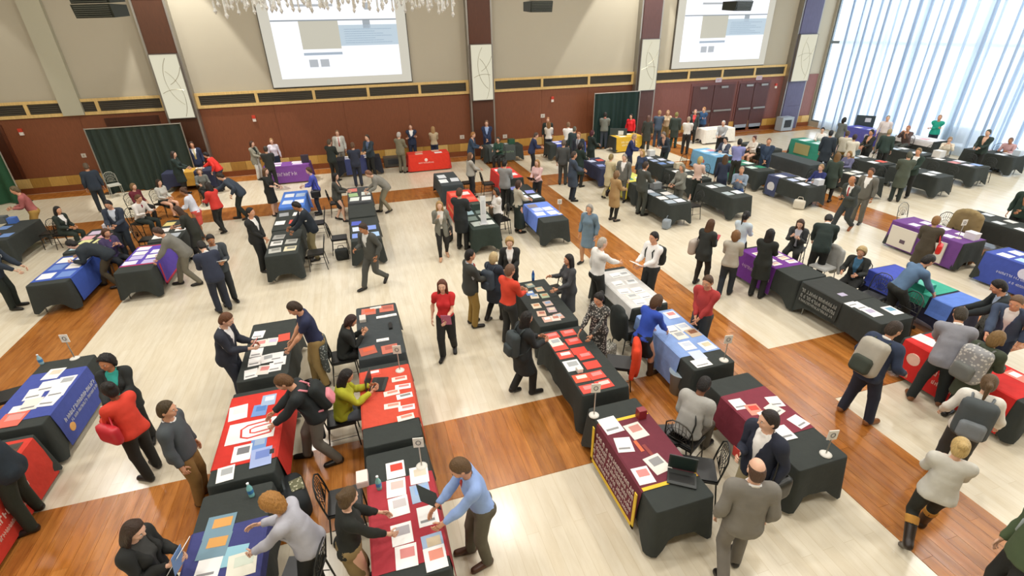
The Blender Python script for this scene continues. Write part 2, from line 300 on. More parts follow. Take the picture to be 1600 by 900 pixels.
# ------------------------------------------------------------------ hanging speakers and crystal chandelier
for k, (px, py, Y, wd, l) in enumerate(((163, 29, 19., 1.15, 'dark loudspeaker cluster hanging above the leftmost column'), (840, 20, 19., .85, 'small dark loudspeaker cluster hanging between second and third columns'), (1150, 18, 19., 1.0, 'dark loudspeaker cluster hanging in front of the right screen'))):
    p = at_y(px, py, Y); e = empty('hanging_speaker', (p[0], Y, p[2]), math.radians([-20, 5, 15][k])); tag(e, l, 'loudspeaker', 'loudspeakers hung from the ceiling')
    dk = mat('plastic', '#23271f')
    for q in range(3):
        cb = MB(); z0 = q*.36
        cb.add([(-wd/2+.05*q*0, -.3, z0+.01), (wd/2, -.3, z0+.01), (wd/2, .3, z0+.06), (-wd/2, .3, z0+.06), (-wd/2, -.36, z0+.35), (wd/2, -.36, z0+.35), (wd/2, .3, z0+.35), (-wd/2, .3, z0+.35)], [(0, 3, 2, 1), (4, 5, 6, 7), (0, 1, 5, 4), (1, 2, 6, 5), (2, 3, 7, 6), (3, 0, 4, 7)])
        c = cb.obj('cabinet', dk, e); g = MB()
        for r_ in range(6): g.box((0, -.345, z0+.05+r_*.05), (wd*.9, .03, .022))
        g.obj('grille', mat('plastic', '#4a4d44'), c)
        if k == 0: MB().box((wd*.47, -.2, z0+.2), (.04, .2, .2)).obj('side_bracket', mat('metal', '#9aa4b0'), c)
    for a in (-1, 1): MB().tube([(a*wd*.35, 0, 1.05), (a*wd*.35, 0, WZ-p[2])], .012, 4).obj('suspension_cable', mat('metal', '#555555'), e)
YC = 13.5; pa = at_y(333, 22, YC); pb = at_y(712, 20, YC); cx = (pa[0]+pb[0])/2; hw = (pb[0]-pa[0])/2; zc = (pa[2]+pb[2])/2
ch = empty('crystal_chandelier', (cx, YC, zc)); tag(ch, 'wide crystal chandelier with rows of hanging glass strands above the hall', 'chandelier')
cm = bpy.data.materials.new('crystal'); cm.use_nodes = True; b = cm.node_tree.nodes['Principled BSDF']; b.inputs['Base Color'].default_value = (.93, .92, .88, 1); b.inputs['Roughness'].default_value = .08; b.inputs['Transmission Weight'].default_value = .55; b.inputs['IOR'].default_value = 1.3
fr = mat('metal', '#b8b2a4')
for row, (dy, zt, inner) in enumerate(((0, 0, 1.), (.9, .1, .96), (-.8, .14, .94))):
    MB().box((0, dy, 1.35+zt), (2*hw*inner, .08, .06)).obj('frame_rail', fr, ch); n = 44
    for i in range(n):
        t = -1+2*(i+.5)/n; x = t*hw*inner+random.uniform(-.03, .03); z0 = zt+(.34 if abs(t) < .82 and row == 0 else 0)*.35+.12*math.sin(i*2.3)+.08*random.random()
        L = 1.33+zt-z0; m_ = MB().tube([(0, 0, L), (0, 0, .12)], .022, 4); m_.tube([(0, 0, .13), (0, 0, .06), (0, 0, 0)], [.012, .045, .006], 5)
        m_.obj('crystal_strand', cm, ch, (x, dy+random.uniform(-.12, .12), z0))
for a in (-.7, 0, .7): MB().tube([(a*hw, 0, 1.38), (a*hw, 0, WZ-zc)], .02, 5).obj('suspension_rod', fr, ch)
# ------------------------------------------------------------------ pipe and drape
def drape(x0, x1, y, h, col, label, cat='drape', tilt=0):
    e = empty('pipe_and_drape', ((x0+x1)/2, y, 0)); tag(e, label, cat); W = x1-x0; n = int(W*22); v = []; f = []
    for q, z in enumerate((.02, h*.33, h*.66, h-.02)):
        for i in range(n+1):
            t = i/n; a = .05*(1.2-z/h*.6); v.append((-W/2+t*W, a*math.sin(t*W*2*math.pi/.33+2*math.sin(t*11))+.02*math.sin(t*40), z))
    f = [(q*(n+1)+i, q*(n+1)+i+1, (q+1)*(n+1)+i+1, (q+1)*(n+1)+i) for q in range(3) for i in range(n)]
    link('curtain', build('curtain', v, f, mat('cloth', col), True), e)
    pm = mat('metal', '#b5b2aa')
    MB().tube([(-W/2, 0, h), (W/2, 0, h)], .022, 6).obj('crossbar', pm, e)
    for a in (-1, 1): MB().tube([(a*(W/2+.02), 0, 0), (a*(W/2+.02), 0, h+.03)], .024, 6).obj('upright', pm, e); MB().box((a*(W/2+.02), 0, .01), (.4, .4, .02)).obj('base_plate', mat('metal', '#4a4a48'), e)
a = at_y(133, 204, 23.9); b = at_y(281, 194, 23.9)
drape(a[0], b[0], 23.9, 2.55, '#26332b', 'black curtain on pipes against wall beside leftmost column')
a = at_y(930, 146, 24.1); b = at_y(1000, 143, 24.1)
drape(a[0], b[0], 24.1, 2.7, '#14302c', 'dark green black curtain on pipes beside third column')
drape(-15.8, -12.95, 23.7, 2.3, '#1d4a2e', 'dark green curtain at the far left edge')
# ------------------------------------------------------------------ people: one sculpted figure per build, garments cut from it, posed by its joints
def rcone(p, a, b, ra, rb):
    a = np.array(a); b = np.array(b); ba = b-a; h = np.clip(((p-a)@ba)/(ba@ba), 0, 1)
    return np.linalg.norm(p-a-h[:, None]*ba, axis=1)-(ra+(rb-ra)*h)
def ell(p, c, r):
    q = p-np.array(c); r = np.array(r); k0 = np.linalg.norm(q/r, axis=1); k1 = np.linalg.norm(q/r**2, axis=1)+1e-9
    return k0*(k0-1)/k1
def smin(a, b, k):
    h = np.clip(.5+.5*(b-a)/k, 0, 1); return b*(1-h)+a*h-k*h*(1-h)
def snet(fn, lo, hi, h):
    ax = [np.arange(lo[i], hi[i]+h, h) for i in range(3)]; G = np.stack(np.meshgrid(*ax, indexing='ij'), -1); sh = G.shape[:3]
    d = fn(G.reshape(-1, 3)).reshape(sh); ins = d < 0
    n = [s-1 for s in sh]; acc = np.zeros(n+[3]); cnt = np.zeros(n)
    sl = lambda o: tuple(slice(o[i], o[i]+n[i]) for i in range(3))
    C = [(i, j, k) for i in (0, 1) for j in (0, 1) for k in (0, 1)]
    for a in C:
        for x in range(3):
            if a[x]: continue
            b = list(a); b[x] = 1; A, B = sl(a), sl(b); m = ins[A] != ins[B]
            t = np.where(m, d[A]/(d[A]-d[B]+1e-12), 0); pos = G[A]+t[..., None]*(G[B]-G[A]); acc += np.where(m[..., None], pos, 0); cnt += m
    on = cnt > 0; idx = -np.ones(n, int); idx[on] = np.arange(on.sum()); V = acc[on]/cnt[on][:, None]
    F = []
    for x in range(3):
        y, z = (x+1) % 3, (x+2) % 3
        s0 = [slice(None)]*3; s1 = [slice(None)]*3; s0[x] = slice(0, -1); s1[x] = slice(1, None)
        m = ins[tuple(s0)] != ins[tuple(s1)]; I = np.argwhere(m); I = I[(I[:, y] > 0) & (I[:, z] > 0) & (I[:, y] < n[y]) & (I[:, z] < n[z])]
        if not len(I): continue
        def c(dy, dz):
            J = I.copy(); J[:, y] += dy; J[:, z] += dz; return idx[J[:, 0], J[:, 1], J[:, 2]]
        q = np.stack([c(-1, -1), c(0, -1), c(0, 0), c(-1, 0)], 1); fl = ins[I[:, 0], I[:, 1], I[:, 2]]; q[~fl] = q[~fl][:, ::-1]; F.append(q)
    return V, np.concatenate(F)
SPEC = {'m': dict(sh=.178, ch=.168, wa=.145, hp=.162, bust=0, neck=.057, arm=1., jaw=.06),
        'f': dict(sh=.158, ch=.146, wa=.118, hp=.168, bust=1, neck=.047, arm=.86, jaw=.054)}
AD = np.array([math.sin(.47), .05, -math.cos(.47)]); AD /= np.linalg.norm(AD)
def joints(sx):
    P = SPEC[sx]; J = {}
    J[0] = (0, 0, .95); J[1] = (0, 0, 1.05); J[2] = (0, 0, 1.19); J[3] = (0, -.012, 1.44); J[4] = (0, 0, 1.55)
    for i, s in ((0, -1), (1, 1)):
        D = AD*np.array([s, 1, 1]); sh = np.array([s*P['sh'], -.012, 1.41]); J[5+i] = sh; J[7+i] = sh+.285*D; J[9+i] = sh+.54*D
        J[11+i] = (s*.088, 0, .92); J[13+i] = (s*.098, .012, .50); J[15+i] = (s*.1, -.02, .085)
    return {k: np.array(v, float) for k, v in J.items()}
JT = {s: joints(s) for s in 'mf'}
def prims(sx, p):                              # distance of every bone's flesh
    P = SPEC[sx]; J = JT[sx]; A = P['arm']; d = {}
    d[0] = np.minimum(ell(p, (0, -.012, .935), (P['hp'], .118, .135)), np.minimum(ell(p, (.075, -.065, .92), (.09, .085, .09)), ell(p, (-.075, -.065, .92), (.09, .085, .09))))
    d[1] = ell(p, (0, 0, 1.08), (P['wa'], .108, .15))
    c = smin(ell(p, (0, -.005, 1.27), (P['ch'], .12, .17)), rcone(p, (-P['sh']+.03, -.02, 1.405), (P['sh']-.03, -.02, 1.405), .06, .06), .06)
    if P['bust']: c = smin(c, np.minimum(ell(p, (.068, .085, 1.26), (.06, .06, .062)), ell(p, (-.068, .085, 1.26), (.06, .06, .062))), .03)
    d[2] = c
    d[3] = rcone(p, (0, -.018, 1.38), (0, .002, 1.56), P['neck']+.006, P['neck']-.004)
    d[4] = ell(p, (0, .0, 1.655), (.075, .094, .098))
    for i, s in ((0, -1), (1, 1)):
        D = AD*np.array([s, 1, 1]); S_, E_, W_ = J[5+i], J[7+i], J[9+i]
        d[5+i] = smin(rcone(p, S_, E_, .055*A, .043*A), ell(p, S_+.05*D, (.062*A, .062*A, .085)), .03)
        d[7+i] = smin(rcone(p, E_, W_, .042*A, .028*A), ell(p, E_+.07*D, (.044*A, .046*A, .075)), .02)
        q = p-(W_+.05*D); u = q@D; v = q[:, 1]-D[1]*u; t2 = np.maximum((q*q).sum(1)-u*u-v*v, 0)
        d[9+i] = (np.sqrt((u/.062)**2+(v/.04)**2+t2/.018**2)-1)*.022
        H_, K_, A_ = J[11+i], J[13+i], J[15+i]
        d[11+i] = rcone(p, H_, K_, .09, .058); d[13+i] = smin(rcone(p, K_, A_, .056, .04), ell(p, (s*.1, -.022, .37), (.05, .055, .12)), .03)
        d[15+i] = np.maximum(smin(rcone(p, (s*.1, -.045, .045), (s*.107, .15, .03), .04, .034), rcone(p, A_, (s*.1, -.03, .04), .04, .04), .02), -p[:, 2])
    return d
def leg(d, i, k=.03): return smin(smin(d[11+i], d[13+i], k), d[15+i], .03)
def arm(d, i, k=.025): return smin(smin(d[5+i], d[7+i], k), d[9+i], .02)
def torso(d): return smin(smin(d[0], d[1], .07), d[2], .07)
def f_body(sx):
    def f(p):
        d = prims(sx, p); b = torso(d)
        b = smin(b, rcone(p, (0, -.018, 1.36), (0, .0, 1.55), SPEC[sx]['neck']+.001, SPEC[sx]['neck']-.008), .03)
        for i in (0, 1): b = smin(b, leg(d, i), .04); b = smin(b, arm(d, i), .035)
        return b
    return f
def f_head(sx):
    P = SPEC[sx]
    def f(p):
        d = prims(sx, p); b = smin(d[4], ell(p, (0, .03, 1.597), (P['jaw'], .066, .074)), .035)
        b = smin(b, ell(p, (0, .072, 1.552), (.026, .024, .022)), .025)
        b = smin(b, ell(p, (0, .078, 1.66), (.05, .02, .016)), .02)
        for s in (-1, 1):
            b = -smin(-b, ell(p, (s*.032, .104, 1.642), (.018, .014, .013)), .012) if 0 else np.maximum(b, -ell(p, (s*.032, .107, 1.642), (.019, .014, .012)))
            b = smin(b, ell(p, (s*.038, .07, 1.605), (.022, .022, .02)), .02)
            b = smin(b, ell(p, (s*(P['jaw']+.019), -.004, 1.622), (.011, .02, .032)), .008)
        b = smin(b, rcone(p, (0, .088, 1.65), (0, .111, 1.613), .009, .014), .012)
        b = smin(b, ell(p, (0, .091, 1.578), (.022, .01, .01)), .01)
        n = rcone(p, (0, -.018, 1.36), (0, .002, 1.57), P['neck']+.003, P['neck']-.003)
        return np.maximum(smin(b, n, .025), 1.43-p[:, 2])
    return f
def ecyl(p, a, b, z0, z1, a2=None, b2=None, cy=0):
    t = np.clip((p[:, 2]-z0)/(z1-z0), 0, 1); A = a+((a2 or a)-a)*t; B = b+((b2 or b)-b)*t
    k = np.sqrt((p[:, 0]/A)**2+((p[:, 1]-cy)/B)**2); return np.maximum((k-1)*np.minimum(A, B), np.maximum(z0-p[:, 2], p[:, 2]-z1))
TOPS = {  # thickness, sleeve end (along arm), hem, flare, opening
    'suit': (.024, .525, .80, 1, .30), 'shirt': (.013, .53, .955, 0, 0), 'polo': (.014, .2, .93, 0, 0), 'sweater': (.024, .53, .88, 1, 0), 'blouse': (.016, .50, .9, 0, .0),
    'coat': (.03, .53, .52, 1, 0), 'opencoat': (.026, .53, .72, 1, .36), 'dress': (.014, .3, .5, 2, 0), 'longdress': (.014, .53, .42, 2, 0), 'under': (.008, .5, .94, 0, 0)}
def f_top(sx, kind):
    th, sl, hem, fl, op = TOPS[kind]; P = SPEC[sx]
    def f(p):
        d = prims(sx, p); b = torso(d)-th
        if fl: b = smin(b, ecyl(p, (P['hp'] if fl == 1 else P['hp']+.03)+th+(.012 if hem < .75 else .002), .13+th+(.02 if hem < .75 else 0), hem-.02, 1.2, P['wa']+th+.01, .112+th, -.012), .05)
        for i, s in ((0, -1), (1, 1)):
            D = AD*np.array([s, 1, 1]); a = smin(d[5+i], d[7+i], .025)-th*.9; a = np.maximum(a, (p-JT[sx][5+i])@D-sl); b = smin(b, a, .035)
        b = np.maximum(b, hem-p[:, 2])
        b = np.maximum(b, -ell(p, (0, .012, 1.52), (.072, .078, .08)))
        if op:
            z = p[:, 2]; zb = 1.44-op; wv = np.where(z > zb, .012+.075*np.clip((z-zb)/op, 0, 1), .012+(.05*np.clip((zb-z)/.4, 0, 1) if kind == 'opencoat' or sx == 'f' else .02*np.clip((zb-.95-z)/.1, 0, 1)))
            b = np.maximum(b, np.minimum(wv-np.abs(p[:, 0]), p[:, 1]-.02))
        if kind in ('shirt', 'polo', 'under'):
            q = p-np.array([0, -.004, 1.47]); R = np.sqrt(q[:, 0]**2+q[:, 1]**2); zz = q[:, 2]+.25*q[:, 1]
            b = np.minimum(b, np.maximum(np.sqrt((R-P['neck']-.014)**2+(zz*.45)**2)-.011, (.02-np.abs(q[:, 0])-.5*np.abs(zz-.03))*1.*(q[:, 1] > 0)-.005*(q[:, 1] <= 0)))
        return b
    return f
def f_bot(sx, kind):
    P = SPEC[sx]
    def f(p):
        d = prims(sx, p); pel = np.maximum(smin(d[0], d[1], .06)-.014, np.maximum(p[:, 2]-1.0, .78-p[:, 2]))
        if kind in ('skirt', 'longskirt'):
            z0 = .5 if kind == 'skirt' else .16
            return smin(pel, ecyl(p, (.175 if kind == 'skirt' else .22), (.135 if kind == 'skirt' else .18), z0, .99, P['hp']-.012, .118, -.012), .04)
        b = pel; hem = .52 if kind == 'shorts' else .045; lo = kind == 'leggings'
        for i, s in ((0, -1), (1, 1)):
            J = JT[sx]; H_, K_, A_ = J[11+i], J[13+i], J[15+i]
            g = smin(d[11+i]-.012, d[13+i]-.01, .03) if lo else smin(rcone(p, H_, K_+np.array([0, -.005, 0]), .102, .078), rcone(p, K_+np.array([0, -.005, 0]), A_+np.array([0, -.005, -.03]), .076, .066), .02)
            b = smin(b, np.maximum(g, hem-p[:, 2]), .02)
        return b
    return f
def f_shoe(sx, i, boot):
    s = (-1, 1)[i]
    def f(p):
        b = smin(rcone(p, (s*.1, -.05, .047), (s*.108, .155, .034), .05, .042), ell(p, (s*.1, -.045, .06), (.046, .052, .06)), .02)
        if boot: b = smin(b, rcone(p, (s*.1, -.02, .09), (s*.1, -.01, .36), .056, .068), .03); b = np.maximum(b, p[:, 2]-.35)
        else: b = np.maximum(b, p[:, 2]-.1)
        return np.maximum(b, .002-p[:, 2])
    return f
def f_hair(style):
    def f(p):
        x, y, z = p.T; infl = {'curly': .03, 'bald': .006, 'buzz': .006}.get(style, .012)
        cap = smin(ell(p, (0, -.004, 1.66), (.075+infl, .092+infl, .096+infl)), ell(p, (0, -.045, 1.6), (.068+infl*.8, .052+infl, .085 if style != 'curly' else .13)), .03)
        if style == 'curly': cap = cap+.009*np.sin(x*95)*np.sin(y*95+1)*np.sin(z*95)
        cap = np.maximum(cap, .86*(y-.058)-.5*(z-1.685)); cap = np.maximum(cap, (1.49 if style == 'curly' else 1.535)-z)
        if style == 'bald': cap = np.maximum(cap, np.maximum(z-1.685, y-.02))
        if style in ('long', 'verylong', 'bob'):
            zb = {'long': 1.36, 'verylong': 1.27, 'bob': 1.5}[style]
            c = ell(p, (0, -.045, (1.70+zb)/2), (.094, .062, (1.70-zb)/2+.03))
            for s in (-1, 1): c = smin(c, rcone(p, (s*.07, .0, 1.68), (s*.085, .015, zb+.07), .03, .026), .03)
            c = np.maximum(c, -ell(p, (0, .08, 1.6), (.062, .12, .105))); cap = smin(cap, c, .02)
        if style == 'pony': cap = smin(smin(cap, rcone(p, (0, -.09, 1.68), (0, -.145, 1.63), .022, .036), .02), rcone(p, (0, -.145, 1.63), (0, -.13, 1.42), .036, .014), .02)
        if style == 'bun': cap = smin(cap, ell(p, (0, -.1, 1.70), (.048, .045, .045)), .015)
        return cap
    return f
_T = {}
def weights(sx, V, soft=.018):
    d = prims(sx, V); D = np.stack([d[b] for b in range(17)], 1)
    W = np.exp(-np.clip((D-D.min(1, keepdims=True))/soft, 0, 30)); return W/W.sum(1, keepdims=True)
LO, HI = (-.56, -.22, -.02), (.56, .3, 1.6)
def tmpl(sx, part, kind, lod):
    key = (sx, part, kind, lod)
    if key in _T: return _T[key]
    h = {'body': (.027, .039), 'head': (.010, .019), 'top': (.022, .034), 'bot': (.025, .038), 'shoe': (.016, .03), 'hair': (.013, .022)}[part][lod]
    if part == 'body':
        V, F = snet(f_body(sx), LO, HI, h); W = weights(sx, V)
    elif part == 'head':
        V, F = snet(f_head(sx), (-.11, -.13, 1.40), (.11, .15, 1.79), h); W = np.zeros((len(V), 17)); t = np.clip((V[:, 2]-1.47)/.08, 0, 1); t2 = np.clip((V[:, 2]-1.40)/.06, 0, 1); W[:, 4] = t; W[:, 3] = (1-t)*t2; W[:, 2] = (1-t)*(1-t2)
    elif part == 'top':
        V, F = snet(f_top(sx, kind), (-.56, -.25, .38), (.56, .3, 1.56), h); W = weights(sx, V)
        lowz = np.clip((.98-V[:, 2])/.12, 0, 1)*(np.abs(V[:, 0]) < .3)   # skirts of jackets follow the hips, long coats half follow the thighs
        a = lowz*(.85 if TOPS[kind][2] > .7 else .45); arms = W[:, 5:11].sum(1)*(np.abs(V[:, 0]) < .27)*lowz
        mv = W[:, 11:17].sum(1)*a; W[:, 11:17] *= (1-a)[:, None]; W[:, 0] += mv
    elif part == 'bot':
        V, F = snet(f_bot(sx, kind), (-.27, -.24, .0), (.27, .24, 1.05), h); W = weights(sx, V, .022); hnd = W[:, 5:11].sum(1); W[:, 5:11] = 0; W[:, 0] += hnd
        if 'skirt' in kind:
            t = .5+.5*np.tanh(V[:, 0]/.06); k = np.clip((.9-V[:, 2])/.3, 0, 1)*.75; W[:] = 0; W[:, 0] = 1-k; W[:, 11] = k*(1-t); W[:, 12] = k*t
    elif part == 'shoe':
        i, boot = kind; s = (-1, 1)[i]; V, F = snet(f_shoe(sx, i, boot), (s*.1-.09, -.14, -.03), (s*.1+.09, .23, .4 if boot else .13), h); W = np.zeros((len(V), 17)); t = np.clip((V[:, 2]-.07)/.06, 0, 1) if boot else np.zeros(len(V)); W[:, 15+i] = 1-t; W[:, 13+i] = t
    else:
        V, F = snet(f_hair(kind), (-.14, -.22, 1.2), (.14, .16, 1.82), h); W = np.zeros((len(V), 17)); t = np.clip((1.52-V[:, 2])/.16, 0, 1)*.85; W[:, 4] = 1-t; W[:, 2] = t
    _T[key] = (V, F, W); return _T[key]
def fingers(sx):
    if ('fing', sx) in _T: return _T[('fing', sx)]
    mb = MB(); side = []
    for i, s in ((0, -1), (1, 1)):
        D = AD*np.array([s, 1, 1]); W_ = JT[sx][9+i]; up = np.array([0, 1., 0]); up = up-D*(D@up); up /= np.linalg.norm(up); inn = np.cross(D, up)*s; n0 = len(mb.v)
        inn = -inn if inn[0]*s > 0 else inn
        for o, L in ((.03, .07), (.01, .078), (-.01, .073), (-.028, .058)):
            b = W_+.085*D+up*o; mb.tube([b, b+D*L*.45+inn*.006, b+D*L*.78+inn*.022, b+D*L*.95+inn*.042], [.0095, .009, .0085, .006], 5)
        b = W_+.025*D+up*.028; mb.tube([b, b+D*.03+up*.028+inn*.008, b+D*.062+up*.036+inn*.018], [.0115, .0105, .007], 5); side += [i]*(len(mb.v)-n0)
    V = np.array(mb.v); W = np.zeros((len(V), 17)); W[np.arange(len(V)), 9+np.array(side)] = 1
    _T[('fing', sx)] = (V, mb.f, W); return _T[('fing', sx)]
def rx(a): c, s = math.cos(a), math.sin(a); return np.array([[1, 0, 0], [0, c, -s], [0, s, c]])
def rzm(a): c, s = math.cos(a), math.sin(a); return np.array([[c, -s, 0], [s, c, 0], [0, 0, 1.]])
def frame(d, n): d = d/np.linalg.norm(d); n = n-d*(n@d); n /= np.linalg.norm(n); return np.stack([d, np.cross(n, d), n], 1)
def ik(S_, T_, l1, l2, pole):
    u = T_-S_; L = np.linalg.norm(u); u /= L; L = min(max(L, .14), l1+l2-.004); v = pole-u*(pole@u); v /= np.linalg.norm(v)
    c = (l1*l1+L*L-l2*l2)/(2*l1*L); c = min(1, max(-1, c)); E_ = S_+u*l1*c+v*l1*math.sqrt(1-c*c); return E_, S_+u*L, np.cross(u, v)
ARMS = {'down': ((.25, .05, .88), (-.25, .04, .88)), 'front': ((.1, .36, 1.08), (-.1, .36, 1.08)), 'read': ((.09, .3, 1.16), (-.09, .3, 1.14)), 'cross': ((-.13, .21, 1.2), (.13, .23, 1.16)),
        'holdR': ((.08, .36, 1.1), (-.25, .04, .88)), 'holdL': ((.25, .04, .88), (-.08, .36, 1.1)), 'table': ((.2, .44, .84), (-.2, .44, .84)), 'reachR': ((.08, .58, .98), (-.25, .06, .9)), 'reachL': ((.25, .06, .9), (-.08, .58, .98)),
        'clasp': ((.03, .2, .95), (-.03, .21, .93)), 'gest': ((.16, .36, 1.22), (-.2, .36, 1.08)), 'walk': ((.25, .22, .94), (-.25, -.16, .92)), 'hipR': ((.27, -.02, 1.0), (-.25, .04, .88)), 'strap': ((.1, .17, 1.28), (-.25, .04, .88)),
        'shake': ((.05, .52, 1.1), (-.25, .04, .88)), 'desk': ((.17, .42, .84), (-.15, .42, .84)), 'lap': ((.1, .3, .72), (-.1, .3, .72)), 'phone': ((.08, .27, 1.2), (-.12, .3, 1.1)), 'deskread': ((.1, .36, .95), (-.1, .36, .92)), 'chin': ((.06, .2, 1.02), (-.15, .4, .84))}
LEGS = {'stand': ((.11, .02, 0), (-.11, .0, 0)), 'contra': ((.13, .1, 0), (-.1, -.03, 0)), 'walk': ((.09, .3, 0), (-.09, -.28, 1)), 'step': ((.1, .14, 0), (-.1, -.16, .4)), 'sit': ((.13, .42, 0), (-.13, .40, 0)), 'wide': ((.19, .05, 0), (-.19, -.02, 0)), 'lunge': ((.12, .22, 0), (-.14, -.22, 0))}
def pose(sx, arms, legs, lean, hyaw, hpitch, twist=0):
    J = JT[sx]; R = {}; P = {}; a = math.radians(lean); sit = legs == 'sit'
    P[0] = np.array([0, -.16*math.sin(a)*(not sit), (.60 if sit else .945-.05*(legs in ('walk', 'lunge'))-.02*(legs == 'step'))-.05*(1-math.cos(a))])
    R[0] = rx(-a*(.25 if sit else .55)); R[1] = rzm(math.radians(twist)*.5)@rx(-a*.8); R[2] = rzm(math.radians(twist))@rx(-a); R[3] = R[2]@rx(-math.radians(hpitch)*.4+a*.12)@rzm(math.radians(-hyaw)*.4)
    R[4] = R[2]@rzm(math.radians(-hyaw))@rx(-math.radians(hpitch)+a*.25)
    for b, q in ((1, 0), (2, 1), (3, 2), (4, 3)): P[b] = P[q]+R[q]@(J[b]-J[q])
    A = ARMS[arms] if isinstance(arms, str) else arms
    for i, s in ((0, -1), (1, 1)):
        D0 = AD*np.array([s, 1, 1]); P[5+i] = P[2]+R[2]@(J[5+i]-J[2]); T_ = np.array(A[1-i], float)
        E_, W_, n = ik(P[5+i], T_, .285, .255, np.array([s*.38, -.8, -.55])); n0 = np.cross(D0, np.array([0, -1., 0])); n0 /= np.linalg.norm(n0); n /= np.linalg.norm(n)
        F0 = frame(D0, n0); R[5+i] = frame(E_-P[5+i], n)@F0.T; R[7+i] = frame(W_-E_, n)@F0.T; P[7+i] = E_; P[9+i] = W_; R[9+i] = R[7+i]
        P[11+i] = P[0]+R[0]@(J[11+i]-J[0]); fx, fy, up = LEGS[legs][1-i]; yw = -s*.12; A_ = np.array([fx, fy-.02, .085+.09*up]); pole = np.array([s*.12, 1., .1])
        K_, A2, n = ik(P[11+i], A_, .42, .418, pole); d0 = J[13+i]-J[11+i]; d1 = J[15+i]-J[13+i]; n0 = np.cross(d0, np.array([0, 1., 0]))
        R[11+i] = frame(K_-P[11+i], n)@frame(d0, n0).T; R[13+i] = frame(A2-K_, n)@frame(d1, n0).T; P[13+i] = K_; P[15+i] = A2; R[15+i] = rzm(yw)@rx(-.75*up)
    return R, P
def skin_to(V, W, J, R, P):
    out = np.zeros_like(V)
    for b in range(17):
        w_ = W[:, b]; m = w_ > 1e-4
        if m.any(): out[m] += w_[m, None]*((V[m]-J[b])@R[b].T+P[b])
    return out
def fast_mesh(name, V, F, mats, midx=None):
    me = bpy.data.meshes.new(name); F = [tuple(f) for f in F] if not isinstance(F, np.ndarray) else F
    if isinstance(F, np.ndarray):
        n = len(F); me.vertices.add(len(V)); me.vertices.foreach_set('co', np.asarray(V, np.float32).ravel()); me.loops.add(4*n); me.loops.foreach_set('vertex_index', F.astype(np.int32).ravel())
        me.polygons.add(n); me.polygons.foreach_set('loop_start', np.arange(0, 4*n, 4, dtype=np.int32)); me.polygons.foreach_set('use_smooth', np.ones(n, bool)); me.update(calc_edges=True)
    else:
        me.from_pydata([tuple(map(float, v)) for v in V], [], F); me.polygons.foreach_set('use_smooth', [True]*len(F))
    for m in mats: me.materials.append(m)
    if midx is not None: me.polygons.foreach_set('material_index', midx)
    me.validate(); return me
SKIN = ['#e3b498', '#d9a07e', '#b97f58', '#7a4c33', '#c99070']
def blob(c, r, n=5, m=4):
    mb = MB(); pr = [(max(.02, math.sin(math.pi*q/m))*1., -math.cos(math.pi*q/m)) for q in range(m+1)]; mb.lathe(pr, n=n)
    return np.array(mb.v)*np.array(r)+np.array(c), mb.f
PEOPLE = []
def slim(sx, V, W, legs_, sleeves):            # flesh under the clothes sits well inside them
    J = JT[sx]; V = V.copy(); dom = W.argmax(1)
    for b, nx_, k, t1 in ((11, 13, .8, 1), (12, 14, .8, 1), (13, 15, .78, .9), (14, 16, .78, .9), (5, 7, .85, 1), (6, 8, .85, 1), (7, 9, .82, .85), (8, 10, .82, .85)):
        if (b >= 11 and not legs_) or (b in (7, 8) and not sleeves): continue
        m = dom == b; a = J[b]; d = J[nx_]-a; t = np.clip(((V[m]-a)@d)/(d@d), 0, 1); c = a+t[:, None]*d; kk = np.where(t < t1, k, 1.)[:, None]; V[m] = c+(V[m]-c)*kk
    m = (dom <= 2) & (V[:, 2] < 1.38); V[m] = V[m]*np.array([.93, .9, 1]); return V
